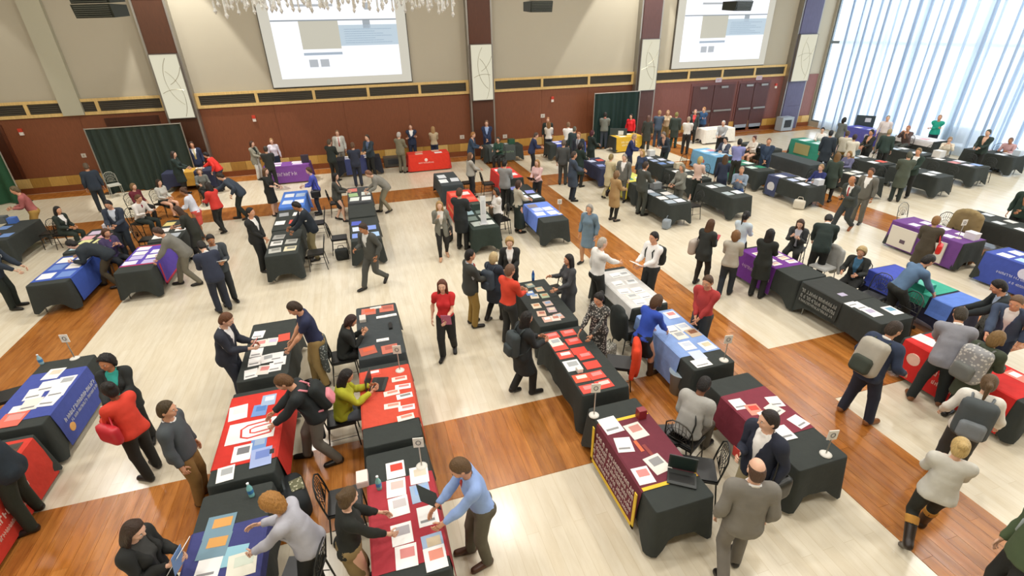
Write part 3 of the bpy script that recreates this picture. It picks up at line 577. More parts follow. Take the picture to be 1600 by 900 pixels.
def person(px, py, ht, face, sx, hair, hcol, top, tcol, bot, bcol, label, arms='down', legs='stand', lean=0, skin=0, shirt=None, tie=None, hy=0, hp=8, shoe='#1a1714', boots=False, foot=None, tmat='cloth', twist=0, lod=None, vpat=None, group=None):
    if min(abs((face+90) % 180-90), 99) < 42:   # seen from behind or from the front: judged along the line of sight
        g_ = at(*(foot if foot is not None else (px, py)), 0 if foot is not None else 1.6); face = face+math.degrees(math.atan2(g_[0], g_[1]))
    sc = ht/1.765; R, P = pose(sx, arms, legs, lean, hy, hp, twist); J = JT[sx]
    tip = (R[4]@(np.array([0, 0, 1.765])-J[4])+P[4])*sc
    rz = -math.radians(face); M = rzm(rz)
    if foot is not None: W0 = at(foot[0], foot[1], 0)
    else: W0 = at(px, py, tip[2]) - M@tip
    W0 = W0.copy()
    for T in TAB.values():                     # nobody stands inside a table
        if abs(T['c'][0]-W0[0])+abs(T['c'][1]-W0[1]) > 3: continue
        a = T['rz']; best = None
        for b, mg in (((0, .17),) if legs == 'sit' else ((0, .17), (15, .07), (16, .07))):
            w_ = M@(P[b]*sc)+W0; dx, dy = w_[0]-T['c'][0], w_[1]-T['c'][1]; lx, ly = dx*math.cos(a)+dy*math.sin(a), -dx*math.sin(a)+dy*math.cos(a)
            ox = T['W']/2+mg-abs(lx); oy = T['L']/2+mg-abs(ly)
            if ox > 0 and oy > 0 and (best is None or min(ox, oy) > abs(best[0])+abs(best[1])):
                best = (math.copysign(ox, lx), 0) if ox < oy else (0, math.copysign(oy, ly))
        if best: W0[0] += best[0]*math.cos(a)-best[1]*math.sin(a); W0[1] += best[0]*math.sin(a)+best[1]*math.cos(a)
    W0[1] = min(W0[1], 24.6)
    root = empty('person', (W0[0], W0[1], 0), rz); tag(root, label, 'person', group)
    L = lod if lod is not None else (0 if W0[1] < 10.2 else 1)
    def put(name, V, F, W, m, parent=root, midx=None):
        V2 = skin_to(V, W, J, R, P)*sc; return link(name, fast_mesh(name, V2, F, m if isinstance(m, list) else [m], midx), parent)
    # body: trunk and limbs, head, fingers and face in one mesh
    sk = SKIN[skin]; V, F, W = tmpl(sx, 'body', 0, L); V = slim(sx, V, W, bot in ('pants', 'leggings'), TOPS[top][1] > .45); Vh, Fh, Wh = tmpl(sx, 'head', 0, L); Vf, Ff, Wf = fingers(sx)
    vs = [V, Vh, Vf]; ws = [W, Wh, Wf]; fs = [tuple(f) for f in F.tolist()]; o = len(V); fs += [tuple(i+o for i in f) for f in Fh.tolist()]; o += len(Vh); fs += [tuple(i+o for i in f) for f in Ff]; o += len(Vf); mi = [0]*len(fs)
    for c, r, k in (((.032, .09, 1.643), (.013, .012, .008), 1), ((-.032, .09, 1.643), (.013, .012, .008), 1), ((.032, .097, 1.643), (.006, .007, .007), 2), ((-.032, .097, 1.643), (.006, .007, .007), 2), ((0, .094, 1.577), (.02, .008, .006), 3), ((.034, .091, 1.663), (.017, .008, .004), 2), ((-.034, .091, 1.663), (.017, .008, .004), 2)):
        bv, bf = blob(c, r); vs.append(bv); w_ = np.zeros((len(bv), 17)); w_[:, 4] = 1; ws.append(w_); fs += [tuple(i+o for i in f) for f in bf]; mi += [k]*len(bf); o += len(bv)
    put('body', np.concatenate(vs), fs, np.concatenate(ws), [mat('skin', sk), mat('plastic', '#e9e4dc'), mat('hair', hcol if hair != 'bald' else '#3b2c22'), mat('skin', {0: '#b8695f', 1: '#a85c50', 2: '#87483c', 3: '#5a2f28', 4: '#9a5a4a'}[skin])], midx=mi)
    if hair: put('hair', *tmpl('m', 'hair', hair, L), mat('hair', hcol))
    if shirt: put('shirt', *tmpl(sx, 'top', 'under', L), mat('cloth', shirt))
    nm = {'suit': 'jacket', 'shirt': 'shirt', 'polo': 'polo_shirt', 'sweater': 'sweater', 'blouse': 'blouse', 'coat': 'coat', 'opencoat': 'open_coat', 'dress': 'dress', 'longdress': 'dress'}[top]
    put(nm, *tmpl(sx, 'top', top, L), mat(tmat, tcol) if not vpat else mat('pattern', tcol, c2=vpat))
    if bot: put({'pants': 'trousers', 'leggings': 'leggings', 'skirt': 'skirt', 'longskirt': 'skirt', 'shorts': 'shorts'}[bot], *tmpl(sx, 'bot', bot, L), mat('cloth', bcol))
    for i in (0, 1): put('boot' if boots else 'shoe', *tmpl(sx, 'shoe', (i, boots), L), mat('leather', shoe))
    if tie:
        mb = MB(); fy = .128 if sx == 'm' else .122; mb.add([(-.012, fy-.03, 1.445), (.012, fy-.03, 1.445), (.016, fy-.01, 1.41), (-.016, fy-.01, 1.41), (.034, fy+.012, 1.08), (0, fy+.012, 1.045), (-.034, fy+.012, 1.08), (-.012, fy-.05, 1.445), (.012, fy-.05, 1.445), (.034, fy-.02, 1.08), (0, fy-.02, 1.045), (-.034, fy-.02, 1.08)], [(0, 1, 2, 3), (3, 2, 4, 5, 6), (7, 11, 10, 9, 8), (1, 8, 9, 4, 2), (0, 3, 6, 11, 7), (0, 7, 8, 1), (4, 9, 10, 5), (5, 10, 11, 6)])
        V = np.array(mb.v); W = weights(sx, V, .04); put('tie', V, mb.f, W, mat('cloth', tie))
    info = dict(root=root, M=M, W0=W0, R=R, P=P, sc=sc, J=J, face=face, label=label)
    PEOPLE.append(info); return info
def world(info, b, off):                       # point fixed to a bone, in the hall
    return info['M']@((info['R'][b]@np.array(off)+info['P'][b])*info['sc'])+np.array([info['W0'][0], info['W0'][1], 0])
def orient(o, info, b, loc, extra=None):
    R_ = info['M']@info['R'][b] if b is not None else info['M']
    if extra is not None: R_ = R_@extra
    m = Matrix.Identity(4)
    for i in range(3):
        for j in range(3): m[i][j] = R_[i, j]
        m[i][3] = loc[i]
    o.matrix_world = m
def rbox(a, b, c, r):
    def f(p): q = np.abs(p)-np.array([a-r, b-r, c-r]); return np.linalg.norm(np.maximum(q, 0), axis=1)+np.minimum(q.max(1), 0)-r
    return f
_bp = {}
def backpack(info, col, label, c2=None, size=1., pat=None):
    e = empty('backpack'); tag(e, label, 'backpack', 'backpacks worn on the shoulders'); orient(e, info, 2, world(info, 2, (0, -.155, -.02)))
    if 'b' not in _bp: _bp['b'] = snet(rbox(.15, .085, .22, .07), (-.17, -.1, -.24), (.17, .1, .24), .026); _bp['p'] = snet(rbox(.11, .045, .1, .04), (-.13, -.06, -.12), (.13, .06, .12), .026)
    m = mat('cloth', col) if not pat else mat('pattern', col, c2=pat, scale=22); m2 = mat('cloth', c2 or col)
    V, F = _bp['b']; link('pack_body', fast_mesh('pack_body', V*size+np.array([0, -.06, 0]), F, [m]), e); V, F = _bp['p']; link('front_pocket', fast_mesh('front_pocket', V*size+np.array([0, -.145*size, -.09*size]), F, [m2]), e)
    for s in (-1, 1): MB().tube([(s*.09, .0, .2), (s*.105, .06, .285), (s*.105, .15, .285), (s*.1, .275, .17), (s*.12, .26, .0), (s*.15, .12, -.12), (s*.13, .0, -.17)], .016, 5).obj('strap', m2, e, smooth=True)
    MB().tube([(-.03, -.04, .21), (-.02, -.04, .245), (.02, -.04, .245), (.03, -.04, .21)], .008, 4).obj('grab_handle', m2, e)
    return e
def held(info, name, label, cat, col, sz=(.22, .3), tilt=60, side=None, acc=None, off=(0, .06, .03)):
    hR, hL = world(info, 10, (0, 0, 0)), world(info, 9, (0, 0, 0)); p = {None: (hR+hL)/2, 'R': hR, 'L': hL}[side]; M = info['M']; p = p+M@np.array(off)
    e = MB().box((0, 0, 0), (sz[0], sz[1], .006 if name != 'handbag' else .1)).obj(name, mat('paper' if name != 'handbag' else 'leather', col)); orient(e, info, None, p, rx(math.radians(tilt))); tag(e, label, cat)
    if acc: MB().box((0, sz[1]*.12, .005), (sz[0]*.7, sz[1]*.4, .004)).obj('printed_block', mat('paper', acc), e)
    return e
def handbag(info, col, label, side='R', drop=.3, big=1., c2=None):
    e = empty('handbag'); tag(e, label, 'bag'); p = world(info, 6 if side == 'R' else 5, (0, 0, 0)); s = 1 if side == 'R' else -1
    q = p+info['M']@np.array([s*.1, -.02, -drop-.2]); orient(e, info, None, q)
    V, F = snet(rbox(.06*big, .16*big, .13*big, .05*big), (-.09*big, -.2*big, -.17*big), (.09*big, .2*big, .17*big), .028*big); link('bag_body', fast_mesh('bag_body', V, F, [mat('leather', col)]), e)
    MB().tube([(0, -.12*big, .1*big), (-s*.04, -.06, drop*.8), (-s*.09, 0, drop+.245), (-s*.04, .06, drop*.8), (0, .12*big, .1*big)], .011, 5).obj('strap', mat('leather', c2 or col), e, smooth=True)
    return e
# ------------------------------------------------------------------ tables, cloths, runners, handouts
def HS(s): return sum(ord(c)*(i*31+7) for i, c in enumerate(s))
TAB = {}
LEGM = mat('metal', '#8d8f8c')
def table(key, cx, cy, col, where, L=1.83, W=.76, ori='y', hem=.24, dip=.17, th=0):
    rz = (0 if ori == 'y' else -math.pi/2)+th
    e = empty('folding_table', (cx, cy, 0), rz); tag(e, 'folding table under the cloth '+where, 'table', 'folding tables set out in rows')
    MB().box((0, 0, .725), (W, L, .03)).obj('tabletop', mat('plastic', '#b9b4a8'), e)
    for sx in (-1, 1):
        for sy in (-1, 1): MB().tube([(sx*W*.4, sy*L*.42, .71), (sx*W*.42, sy*L*.42, .0)], .015, 6).obj('leg', LEGM, e)
    for sy in (-1, 1): MB().tube([(-W*.41, sy*L*.42, .3), (W*.41, sy*L*.42, .3)], .011, 5).obj('stretcher', LEGM, e)
    c = link('tablecloth', cloth_mesh(W, L, hem, dip, col, HS(key) % 97), None, (cx, cy, 0), rz)
    cn = {'#': 'black'}.get(col[0])
    TAB[key] = dict(c=(cx, cy), rz=rz, L=L, W=W, where=where, e=e, z=.752)
    tag(c, CN(col)+' tablecloth '+where, 'tablecloth', 'tablecloths draped over the folding tables'); return TAB[key]
def CN(c):
    r, g, b = [int(c[i:i+2], 16) for i in (1, 3, 5)]
    if max(r, g, b) < 62: return 'black'
    if abs(r-g) < 22 and abs(g-b) < 22: return 'white' if r > 210 else 'pale grey' if r > 160 else 'dark grey'
    if r > 190 and g > 170: return 'yellow'
    if g >= r and g > b: return 'green'
    if b > r and g > r+10: return 'light blue' if g > 130 else 'blue'
    if b > g+25 and r > g+15 and b > r-30 and r < 140: return 'purple'
    if b > r: return 'navy blue' if b < 115 else 'blue'
    return 'maroon' if r < 175 and g < 70 else 'red' if g < 90 else 'orange'
def cloth_mesh(W, L, hem, dip, col, seed):
    a, b, r = W/2+.008, L/2+.008, .03; pts = []; nrm = []; cd = []
    rng = random.Random(seed)
    for (cx, cy, q0) in ((a-r, b-r, 0), (-a+r, b-r, 90), (-a+r, -b+r, 180), (a-r, -b+r, 270)):
        for q in (0, 30, 60, 90):
            t = math.radians(q0+q); pts.append((cx+r*math.cos(t), cy+r*math.sin(t))); nrm.append((math.cos(t), math.sin(t))); cd.append(0)
        n = 9 if q0 in (90, 270) else 18; nx = {0: (-a+r, b, 0, 1), 90: (-a, -b+r, -1, 0), 180: (a-r, -b, 0, -1), 270: (a, b-r, 1, 0)}[q0]; p0 = pts[-1]
        n = 18 if q0 in (90, 270) else 8
        for i in range(1, n):
            t = i/n; p = (p0[0]+(nx[0]-p0[0])*t, p0[1]+(nx[1]-p0[1])*t); pts.append(p); nrm.append((nx[2], nx[3])); cd.append(min(math.dist(p, p0), math.dist(p, nx[:2])))
    N = len(pts); v = []; f = []
    for q, t in enumerate((0, .02, .2, .5, .8, 1)):
        for i, (p, n, c) in enumerate(zip(pts, nrm, cd)):
            rip = math.sin(i*1.35+seed)*.6+math.sin(i*.52+seed*2)*.5; k = math.exp(-(c/.13)**2)
            out = .006+.028*t+.02*t*rip*(1-.5*k)+.05*t*k; zb = hem-dip*k+.012*math.sin(i*.4+seed)
            z = .748-.004*(q > 0)-(.748-zb)*(t if t > .02 else t)
            v.append((p[0]+n[0]*out*(q > 0), p[1]+n[1]*out*(q > 0), z if q else .75))
    for q in range(5):
        for i in range(N): f.append((q*N+i, (q+1)*N+i, (q+1)*N+(i+1) % N, q*N+(i+1) % N))
    f.append(tuple(range(N))); me = build('tablecloth', v, f, mat('cloth', col), True); me.polygons[len(f)-1].use_smooth = False; return me
def spotword(T, lx, ly):
    a = T['rz']; X = lx*math.cos(a)-ly*math.sin(a); Y = lx*math.sin(a)+ly*math.cos(a)
    if abs(a) < .8: v = 'farthest' if ly > T['L']*.34 else 'far' if ly > T['L']*.12 else 'middle' if ly > -T['L']*.12 else 'near' if ly > -T['L']*.34 else 'nearest'; return v+(' left' if X < -.09 else ' right' if X > .09 else ' centre')
    return ('left end' if X < -T['L']*.3 else 'left' if X < -.1 else 'middle' if X < .1 else 'right' if X < T['L']*.3 else 'right end')+(' back' if Y > 0 else ' front')
def runner(key, y0, y1, side, col, drop=.14, back=.6, label=None, border=None, text=None, emblem=None, over=0, m=None, group=None):
    T = TAB[key]; W = T['W']; s = side; z = T['z']+over; xf, xb = s*(W/2+.075), -s*(W/2+.03); t = .004
    prof = [(xf, drop), (s*(W/2+.05), .5), (s*(W/2+.018), z-.012), (s*(W/2-.005), z), (-s*(W/2-.005), z), (-s*(W/2+.018), z-.012), (xb, back)]
    outer = [(prof[0][0]+s*t, drop), (prof[1][0]+s*t, .5), (prof[2][0]+s*t, z-.008), (prof[3][0]+s*t*.5, z+t), (prof[4][0]-s*t*.5, z+t), (prof[5][0]-s*t, z-.008), (xb-s*t, back)]
    P2 = prof+outer[::-1]; n = len(P2); k = len(prof); v = [(x, y0, zz) for x, zz in P2]+[(x, y1, zz) for x, zz in P2]
    f = [(i, (i+1) % n, n+(i+1) % n, n+i) for i in range(n)]+[tuple(c) for i in range(k-1) for c in ((i, i+1, n-2-i, n-1-i), (n+n-1-i, n+n-2-i, n+i+1, n+i))]
    o = link('table_runner', build('table_runner', v, f, m or mat('cloth', col)), None, (*T['c'], 0), T['rz'])
    tag(o, label or (CN(col)+' cloth runner across table '+T['where']), 'table runner', group or 'coloured runners over the tables'); T['z'] = z+t+.001
    xo = xf+s*.006
    if border:
        for a, b in ((y0, y0+.05), (y1-.05, y1)):
            BX(min(xf, xf+s*.012), max(xf, xf+s*.012), a, b, drop, z-.03).obj('border_strip', mat('cloth', border), o); BX(-W/2-.0, W/2, a, b, z+t, z+t+.002).obj('border_strip', mat('cloth', border), o)
        BX(min(xf, xf+s*.012), max(xf, xf+s*.012), y0, y1, drop, drop+.05).obj('border_strip', mat('cloth', border), o)
    if text:
        for (ty, tz, tw, thh, c) in text:      # rows of small lettering, too small to read in the photo
            mb = MB(); yy = ty-tw/2; rr = random.Random(int(ty*100+tz*10))
            while yy < ty+tw/2:
                g = rr.uniform(.5, .85)*thh; xx = s*(xf*s+.008-.03*max(0, (tz-drop))/.5); q_ = rr.random(); yy += g*.5 if q_ > .88 else 0
                mb.box((xx, yy+g*.18, tz), (.006, g*.22, thh*.95)); mb.box((xx, yy+g*.45, tz+thh*rr.choice((-.35, 0, .35))), (.006, g*.5, thh*.22))
                if q_ > .35: mb.box((xx, yy+g*.68, tz-thh*.1), (.006, g*.2, thh*.7))
                yy += g
            mb.obj('lettering', mat('cloth', c), o)
    if emblem:
        ey, ez, er, c = emblem; mb = MB(); x = xf-s*.03*max(0, ez-drop)/.5
        mb.add([(x+s*.012, ey+er*math.cos(q*math.pi/8), ez+er*math.sin(q*math.pi/8)) for q in range(16)]+[(x-s*.01, ey+er*math.cos(q*math.pi/8), ez+er*math.sin(q*math.pi/8)) for q in range(16)], [tuple(range(16))]+[(i, (i+1) % 16, 16+(i+1) % 16, 16+i) for i in range(16)]); mb.obj('round_emblem', mat('cloth', c), o)
    return o
_PS = {}
_LB = {}
def sheet(x, y, z, w_, l_, col, rz, label, group, acc=None, name='flyer', cat='flyer', h=.003, acc2=None):
    k = (round(w_, 3), round(l_, 3), col, name, round(h, 3))
    if k not in _PS: _PS[k] = MB().box((0, 0, h/2), (w_, l_, h)).mesh(name, mat('paper', col))
    if len(label.split()) > 16: i_ = label.find(' with '); label = label[:i_]+label[label.find(' print')+6:]
    if label in _LB:
        X0, Y0 = _LB[label]; w2 = ('just beyond' if y > Y0 else 'just below') if abs(y-Y0) > abs(x-X0) else ('just right of' if x > X0 else 'just left of'); i_ = label.find(' on table'); label = label[:i_]+' '+w2+' its twin'+label[i_:]
        if len(label.split()) > 16: label = label.replace(' its twin', ' twin')
        if len(label.split()) > 16: label = ' '.join(label.split()[:16])
    _LB.setdefault(label, (x, y))
    o = link(name, _PS[k], None, (x, y, z), rz); tag(o, label, cat, group)
    if acc:
        k2 = (k, acc)
        if k2 not in _PS: _PS[k2] = MB().box((w_*.06, l_*.14, h+.0008), (w_*.66, l_*.42, .0015)).mesh('printed_block', mat('paper', acc))
        link('printed_block', _PS[k2], o)
    if acc2:
        k3 = (k, acc2, 2)
        if k3 not in _PS: _PS[k3] = MB().box((-w_*.05, -l_*.25, h+.0008), (w_*.7, l_*.12, .0015)).mesh('text_block', mat('paper', acc2))
        link('text_block', _PS[k3], o)
    return o
def lay(key, spots, w_=.21, l_=.27, jit=.12, what='flyer'):   # handouts at photo pixels
    T = TAB[key]; r = random.Random(HS(key) % 991)
    for s in spots:
        px, py, col = s[:3]; acc = s[3] if len(s) > 3 else None; k = s[4] if len(s) > 4 else 1.; p = at(px, py, T['z'])
        a = T['rz']; dx, dy = p[0]-T['c'][0], p[1]-T['c'][1]; lx, ly = dx*math.cos(a)+dy*math.sin(a), -dx*math.sin(a)+dy*math.cos(a)
        lx = max(-T['W']/2+w_*k/2+.01, min(T['W']/2-w_*k/2-.01, lx)); ly = max(-T['L']/2+l_*k/2+.01, min(T['L']/2-l_*k/2-.01, ly))
        X = T['c'][0]+lx*math.cos(a)-ly*math.sin(a); Y = T['c'][1]+lx*math.sin(a)+ly*math.cos(a); T['z'] += .0001
        c = CN(col); sheet(X, Y, T['z'], w_*k, l_*k, col, a+r.uniform(-jit, jit), '%s %s%s%s on table %s' % (spotword(T, lx, ly), c+' ' if c not in what else '', what, ' with %s print' % CN(acc) if acc else '', T['where']), 'handouts on table '+T['where'], acc, what.split()[-1] if what != 'flyer' else 'flyer', what.split()[-1], .003 if k <= 1 else .004, '#8c8c8c' if (c == 'white' and not acc) else None)
def scatter(key, n, cols, y0=-.8, y1=.8, nx=2, w_=.2, l_=.25, acc=(None,)):
    T = TAB[key]; n = n if T['c'][1] < 11 else math.ceil(n*.62); r = random.Random(HS(key) % 877); rows = max(1, math.ceil(n/nx)); k = 0; a = T['rz']; st = (y1-y0)/rows
    if T['c'][1] > 11: w_, l_ = w_*1.35, l_*1.35
    l_ = min(l_, st*.8); w_ = min(w_, T['W']/nx*.78)
    for i in range(rows):
        for j in range(nx):
            if k >= n: break
            ly = y0+st*(i+.5)+r.uniform(-.08, .08)*st; lx = -T['W']/2+T['W']/nx*(j+.5)+r.uniform(-.04, .04); c = cols[(k*5+i) % len(cols)]; ac = acc[(k*3+j) % len(acc)]
            X = T['c'][0]+lx*math.cos(a)-ly*math.sin(a); Y = T['c'][1]+lx*math.sin(a)+ly*math.cos(a)
            sheet(X, Y, T['z'], w_, l_, c, a+r.uniform(-.1, .1), '%s %s flyer%s on table %s' % (spotword(T, lx, ly), CN(c), ' with %s print' % CN(ac) if ac else '', T['where']), 'handouts on table '+T['where'], ac); k += 1
def sign(px, py, label, z=.752, h=.34, w_=.13, hh=.15, col='#e8e4da'):
    p = at(px, py, z); e = empty('table_sign', (p[0], p[1], z), math.radians(-12)); tag(e, label, 'sign', 'small number signs on stands')
    MB().lathe([(.075, 0), (.075, .008), (.05, .018), (.014, .024)], n=14).obj('base', mat('plastic', '#dcd9d0'), e, smooth=True); MB().tube([(0, 0, .02), (0, 0, h)], .009, 6).obj('pole', mat('metal', '#b9b6ae'), e)
    c = MB().box((0, 0, h+hh/2), (w_, .012, hh)).obj('card', mat('paper', col), e); m = MB(); m.tube([(.03*math.cos(q), -.008, h+hh/2+.035*math.sin(q)) for q in np.linspace(0, 6.28, 9)], .006, 4, False); m.obj('printed_mark', mat('paper', '#6f6f6f'), c)
# ------------------------------------------------------------------ chairs: black metal frame with a fan of rods in the back
def chair_meshes(col, seatc):
    k = ('chair', col, seatc)
    if k in _PS: return _PS[k]
    m = mat('metal', col, metal=.3, rough=.45); r = .011
    seat = MB(); seat.box((0, 0, .45), (.42, .42, .03)); seat.box((0, 0, .472), (.39, .39, .02)); fr = MB()
    bk = [(-.2, -.2, .44), (-.205, -.23, .62), (-.19, -.27, .82), (-.1, -.29, .91), (0, -.295, .93), (.1, -.29, .91), (.19, -.27, .82), (.205, -.23, .62), (.2, -.2, .44)]
    fr.tube(bk, r, 6); pat = MB()
    for q in range(-3, 4): pat.tube([(q*.012, -.225, .56), (q*.055, -.275+.01*abs(q)*.3, .8-.008*q*q), (q*.05, -.285, .905-.009*q*q)], .005, 4)
    for R_ in (.12, .19): pat.tube([(R_*1.0*math.cos(t), -.225-.07*(math.sin(t)*R_/.3), .56+R_*1.25*math.sin(t)) for t in np.linspace(.0, 3.14, 10)], .005, 4)
    pat.tube([(-.2, -.225, .56), (.2, -.225, .56)], .006, 4)
    legs = [MB().tube([(sx*.19, sy*.19, .44), (sx*.21, sy*.215+(-.03 if sy < 0 else 0), 0)], .0115, 6).mesh('leg', m) for sx in (-1, 1) for sy in (-1, 1)]
    st = [MB().tube([(sx*.2, -.2, .2), (sx*.2, .2, .2)], .007, 4).mesh('stretcher', m) for sx in (-1, 1)]
    _PS[k] = dict(seat=seat.mesh('seat', mat('leather', seatc)), back_frame=fr.mesh('back_frame', m, True), back_pattern=pat.mesh('back_pattern', m, True), leg=legs, stretcher=st); return _PS[k]
def chair(x, y, face, label, col='#2a2c2a', seatc='#1d1d1c', scale=1.):
    M_ = chair_meshes(col, seatc); e = empty('banquet_chair', (x, y, 0), -math.radians(face)); tag(e, label, 'chair', 'metal chairs with fan patterned backs'); e.scale = (scale,)*3
    for n, me in M_.items():
        for q in (me if isinstance(me, list) else [me]): link(n, q, e)
    return e
def chair_for(info, label, col='#2a2c2a', back=.03, seatc='#1d1d1c'):
    p = info['W0']+info['M']@np.array([0, -.04-back, 0])*info['sc']; return chair(p[0], p[1], info['face'], label, col, seatc)
def draped_coat(x, y, face, col, label, cat='coat', sc=1., low=.25, pat=None, fuzzy=False):
    def f(p):
        b = ell(p, (0, -.27, .74), (.25, .075, .23)); b = smin(b, ell(p, (0, -.3, .55), (.24, .07, .34)), .06); b = smin(b, rcone(p, (-.2, -.27, .85), (-.27, -.22, low+.1), .06, .045), .05); b = smin(b, rcone(p, (.2, -.27, .85), (.27, -.24, low+.15), .06, .045), .05)
        b = smin(b, ell(p, (0, -.25, .93), (.15, .05, .045)), .05)
        if fuzzy: b = b-.03+.012*np.sin(p[:, 0]*60)*np.sin(p[:, 2]*60)*np.sin(p[:, 1]*60)
        return np.maximum(b, low-p[:, 2]+.03*np.sin(p[:, 0]*25))
    if ('coat', low, fuzzy) not in _PS: _PS[('coat', low, fuzzy)] = snet(f, (-.4, -.46, .05), (.4, -.1, 1.06), .03)
    V, F = _PS[('coat', low, fuzzy)]; e = link('draped_coat', fast_mesh('draped_coat', V*sc, F, [mat('cloth', col) if not pat else mat('pattern', col, c2=pat)]), None, (x, y, 0), -math.radians(face)); tag(e, label, cat); return e
def bottle(px, py, z, col, label, h=.2):
    p = at(px, py, z); e = empty('water_bottle', (p[0], p[1], z)); tag(e, label, 'bottle')
    MB().lathe([(.032, 0), (.034, .02), (.034, h*.62), (.014, h*.85), (.013, h*.93)], n=10).obj('bottle_body', mat('plastic', col, rough=.15), e, smooth=True); MB().lathe([(.016, h*.93), (.016, h)], n=8).obj('cap', mat('plastic', '#f0f0f0'), e); MB().lathe([(.0352, h*.28), (.0352, h*.52)], n=10).obj('label_band', mat('paper', '#3f7fb8'), e)
def box_on(px, py, z, d, col, label, name='box', cat='box', rz=0, lid=None):
    p = at(px, py, z); e = empty(name, (p[0], p[1], z), rz); tag(e, label, cat); MB().box((0, 0, d[2]/2), d).obj('body', mat('plastic', col), e); MB().box((0, 0, d[2]+.006), (d[0]*.96, d[1]*.96, .012)).obj('lid', mat('plastic', lid or col), e); return e
def laptop(x, y, z, rz, label):
    e = empty('laptop', (x, y, z), rz); tag(e, label, 'laptop'); m = mat('plastic', '#2f3230'); MB().box((0, 0, .009), (.34, .24, .018)).obj('base', m, e); MB().box((0, -.01, .0195), (.3, .12, .003)).obj('keyboard', mat('plastic', '#171817'), e)
    s = MB().box((0, .155, .105), (.34, .012, .22), R=None); o = s.obj('screen_lid', mat('plastic', '#3a3e3c'), e); MB().box((0, .147, .105), (.3, .004, .18)).obj('display', mat('plastic', '#20302c'), o)
# ------------------------------------------------------------------ the tables of the fair
K = '#2f3431'; K2 = '#3a4042'; WT = '#f1efec'; OW = '#e4ded4'; RD = '#d2402f'; BL = '#6f95cf'; PH = '#9db3cf'; GY = '#a9acad'; PK = '#d98a86'
# near block, left to right
table('A1', -5.4, 8.15, K, 'beside woman in red sweater at left')
runner('A1', -.72, .55, 1, '#414f9c', .12, text=[(-.05, .5, 1.05, .08, '#b9bcd0'), (.0, .4, .9, .06, '#a9adc6')], emblem=(-.5, .32, .07, '#e0a860'))
lay('A1', [(84, 584, WT, '#d9cdb8'), (75, 603, WT), (103, 596, WT, GY), (55, 615, WT), (98, 610, WT), (28, 643, WT), (48, 632, OW), (78, 625, WT)], .24, .3)
lay('A1', [(18, 656, '#e06a58', '#e8938a', 1.3)], .24, .26, .05, 'red folder')
sign(117, 560, 'white number sign on the far corner of blue topped table at left edge')
bottle(66, 569, .752, '#9fc4cf', 'clear water bottle on the far end of blue topped table', .2)
table('A0', -5.4, 6.1, K, 'at bottom left behind the striding man')
runner('A0', -.85, .85, 1, '#d0392a', .06, text=[(-.2, .42, 1.1, .1, '#e9cfc4'), (-.1, .26, .8, .06, '#e0b8aa')])
scatter('A0', 8, ['#8a4a2c', '#b8643c', '#5a3a2a', '#d0603c'], -.2, .8, 2, .22, .24, (None, '#3a3a34', '#d8a070'))
table('B1', -2.08, 8.3, K, 'between red haired man and navy polo')
lay('B1', [(404, 523, WT), (407, 537, OW, PK), (425, 534, OW, '#c9bcd6'), (401, 551, WT), (398, 565, WT), (418, 560, WT, GY), (433, 557, WT), (392, 584, WT), (412, 578, OW, PK), (430, 573, WT), (437, 564, WT), (444, 527, '#d9503c')], .2, .26)
table('B2', -2.06, 6.15, K, 'with the red and white U banner')
runner('B2', -.66, .82, 1, '#cf3024', .3, label='red cloth runner with a white panel and large red letter U')
lay('B2', [(372, 645, WT, '#e8e4de', 1.25), (406, 641, BL, '#4f7fc0'), (378, 708, WT, '#77777a', 1.15), (404, 694, BL, PH), (352, 742, WT, GY), (420, 625, PH, '#cfd8ea'), (408, 714, '#9fb0dd', '#6f86c8', 1.3), (428, 707, '#c83a2a', '#2a2a2a', .8)], .2, .26)
T = TAB['B2']; pu = at(393, 673, T['z']); e = MB().box((0, 0, .002), (.62, .42, .004)).obj('white_panel', mat('paper', WT), None, (-2.06, pu[1], T['z'])); tag(e, 'white cloth panel bearing a large red outlined letter U', 'panel')
mu = MB(); ush = ((-1, 1), (-1, .2), (-1, -.55), (-.6, -1), (.6, -1), (1, -.55), (1, .2), (1, 1))
mu.tube([(.135*a, .19*b, .006) for a, b in ush], .017, 4); mu.tube([(.06*a, .13*b+.055, .006) for a, b in ush], .015, 4)
for s_ in (-1, 1): mu.tube([(s_*.135, .19, .006), (s_*.06, .185, .006)], .016, 4)
u = mu.obj('letter_u', mat('paper', '#d23328'), e); u.rotation_euler = (0, 0, -1.45); u.scale = (1, 1, .25); u.location = (.06, 0, .002)
table('B3', -2.06, 4.15, K, 'before the ginger haired woman')
runner('B3', -.9, .4, -1, '#3b3f78', .2)
lay('B3', [(344, 822, '#6f8f9f', '#d39a50', 1.25), (335, 853, '#6f8f9f', '#d39a50', 1.25), (367, 868, '#8fc0cf'), (378, 882, '#e6e3d2', '#cfd8c8', 1.2), (325, 889, WT)], .24, .24)
bottle(394, 775, .752, '#8fd0cf', 'teal topped water bottle behind the ginger haired woman', .22)
table('C1', -.17, 8.3, K2, 'of red handouts and seated black jacket')
lay('C1', [(576, 487, '#c9705c', '#d9603c'), (604, 482, '#c9705c', '#a85a4c'), (575, 548, '#b9604c', '#d9603c'), (609, 545, '#c9705c', '#a85a4c')], .28, .26, .3)
lay('C1', [(597, 495, WT), (598, 531, WT), (587, 481, OW), (614, 492, WT)], .22, .09, .1, 'paper slip'); box_on(610, 510, .754, (.06, .22, .02), '#1c1d1c', 'black phone case on dark table of red handouts', 'phone_case', 'phone')
box_on(567, 500, .754, (.12, .2, .05), '#d8d2c8', 'pale box beside seated woman in black jacket', 'box', 'box')
table('C2', -.17, 6.2, K, 'of the seated woman in lime sweater')
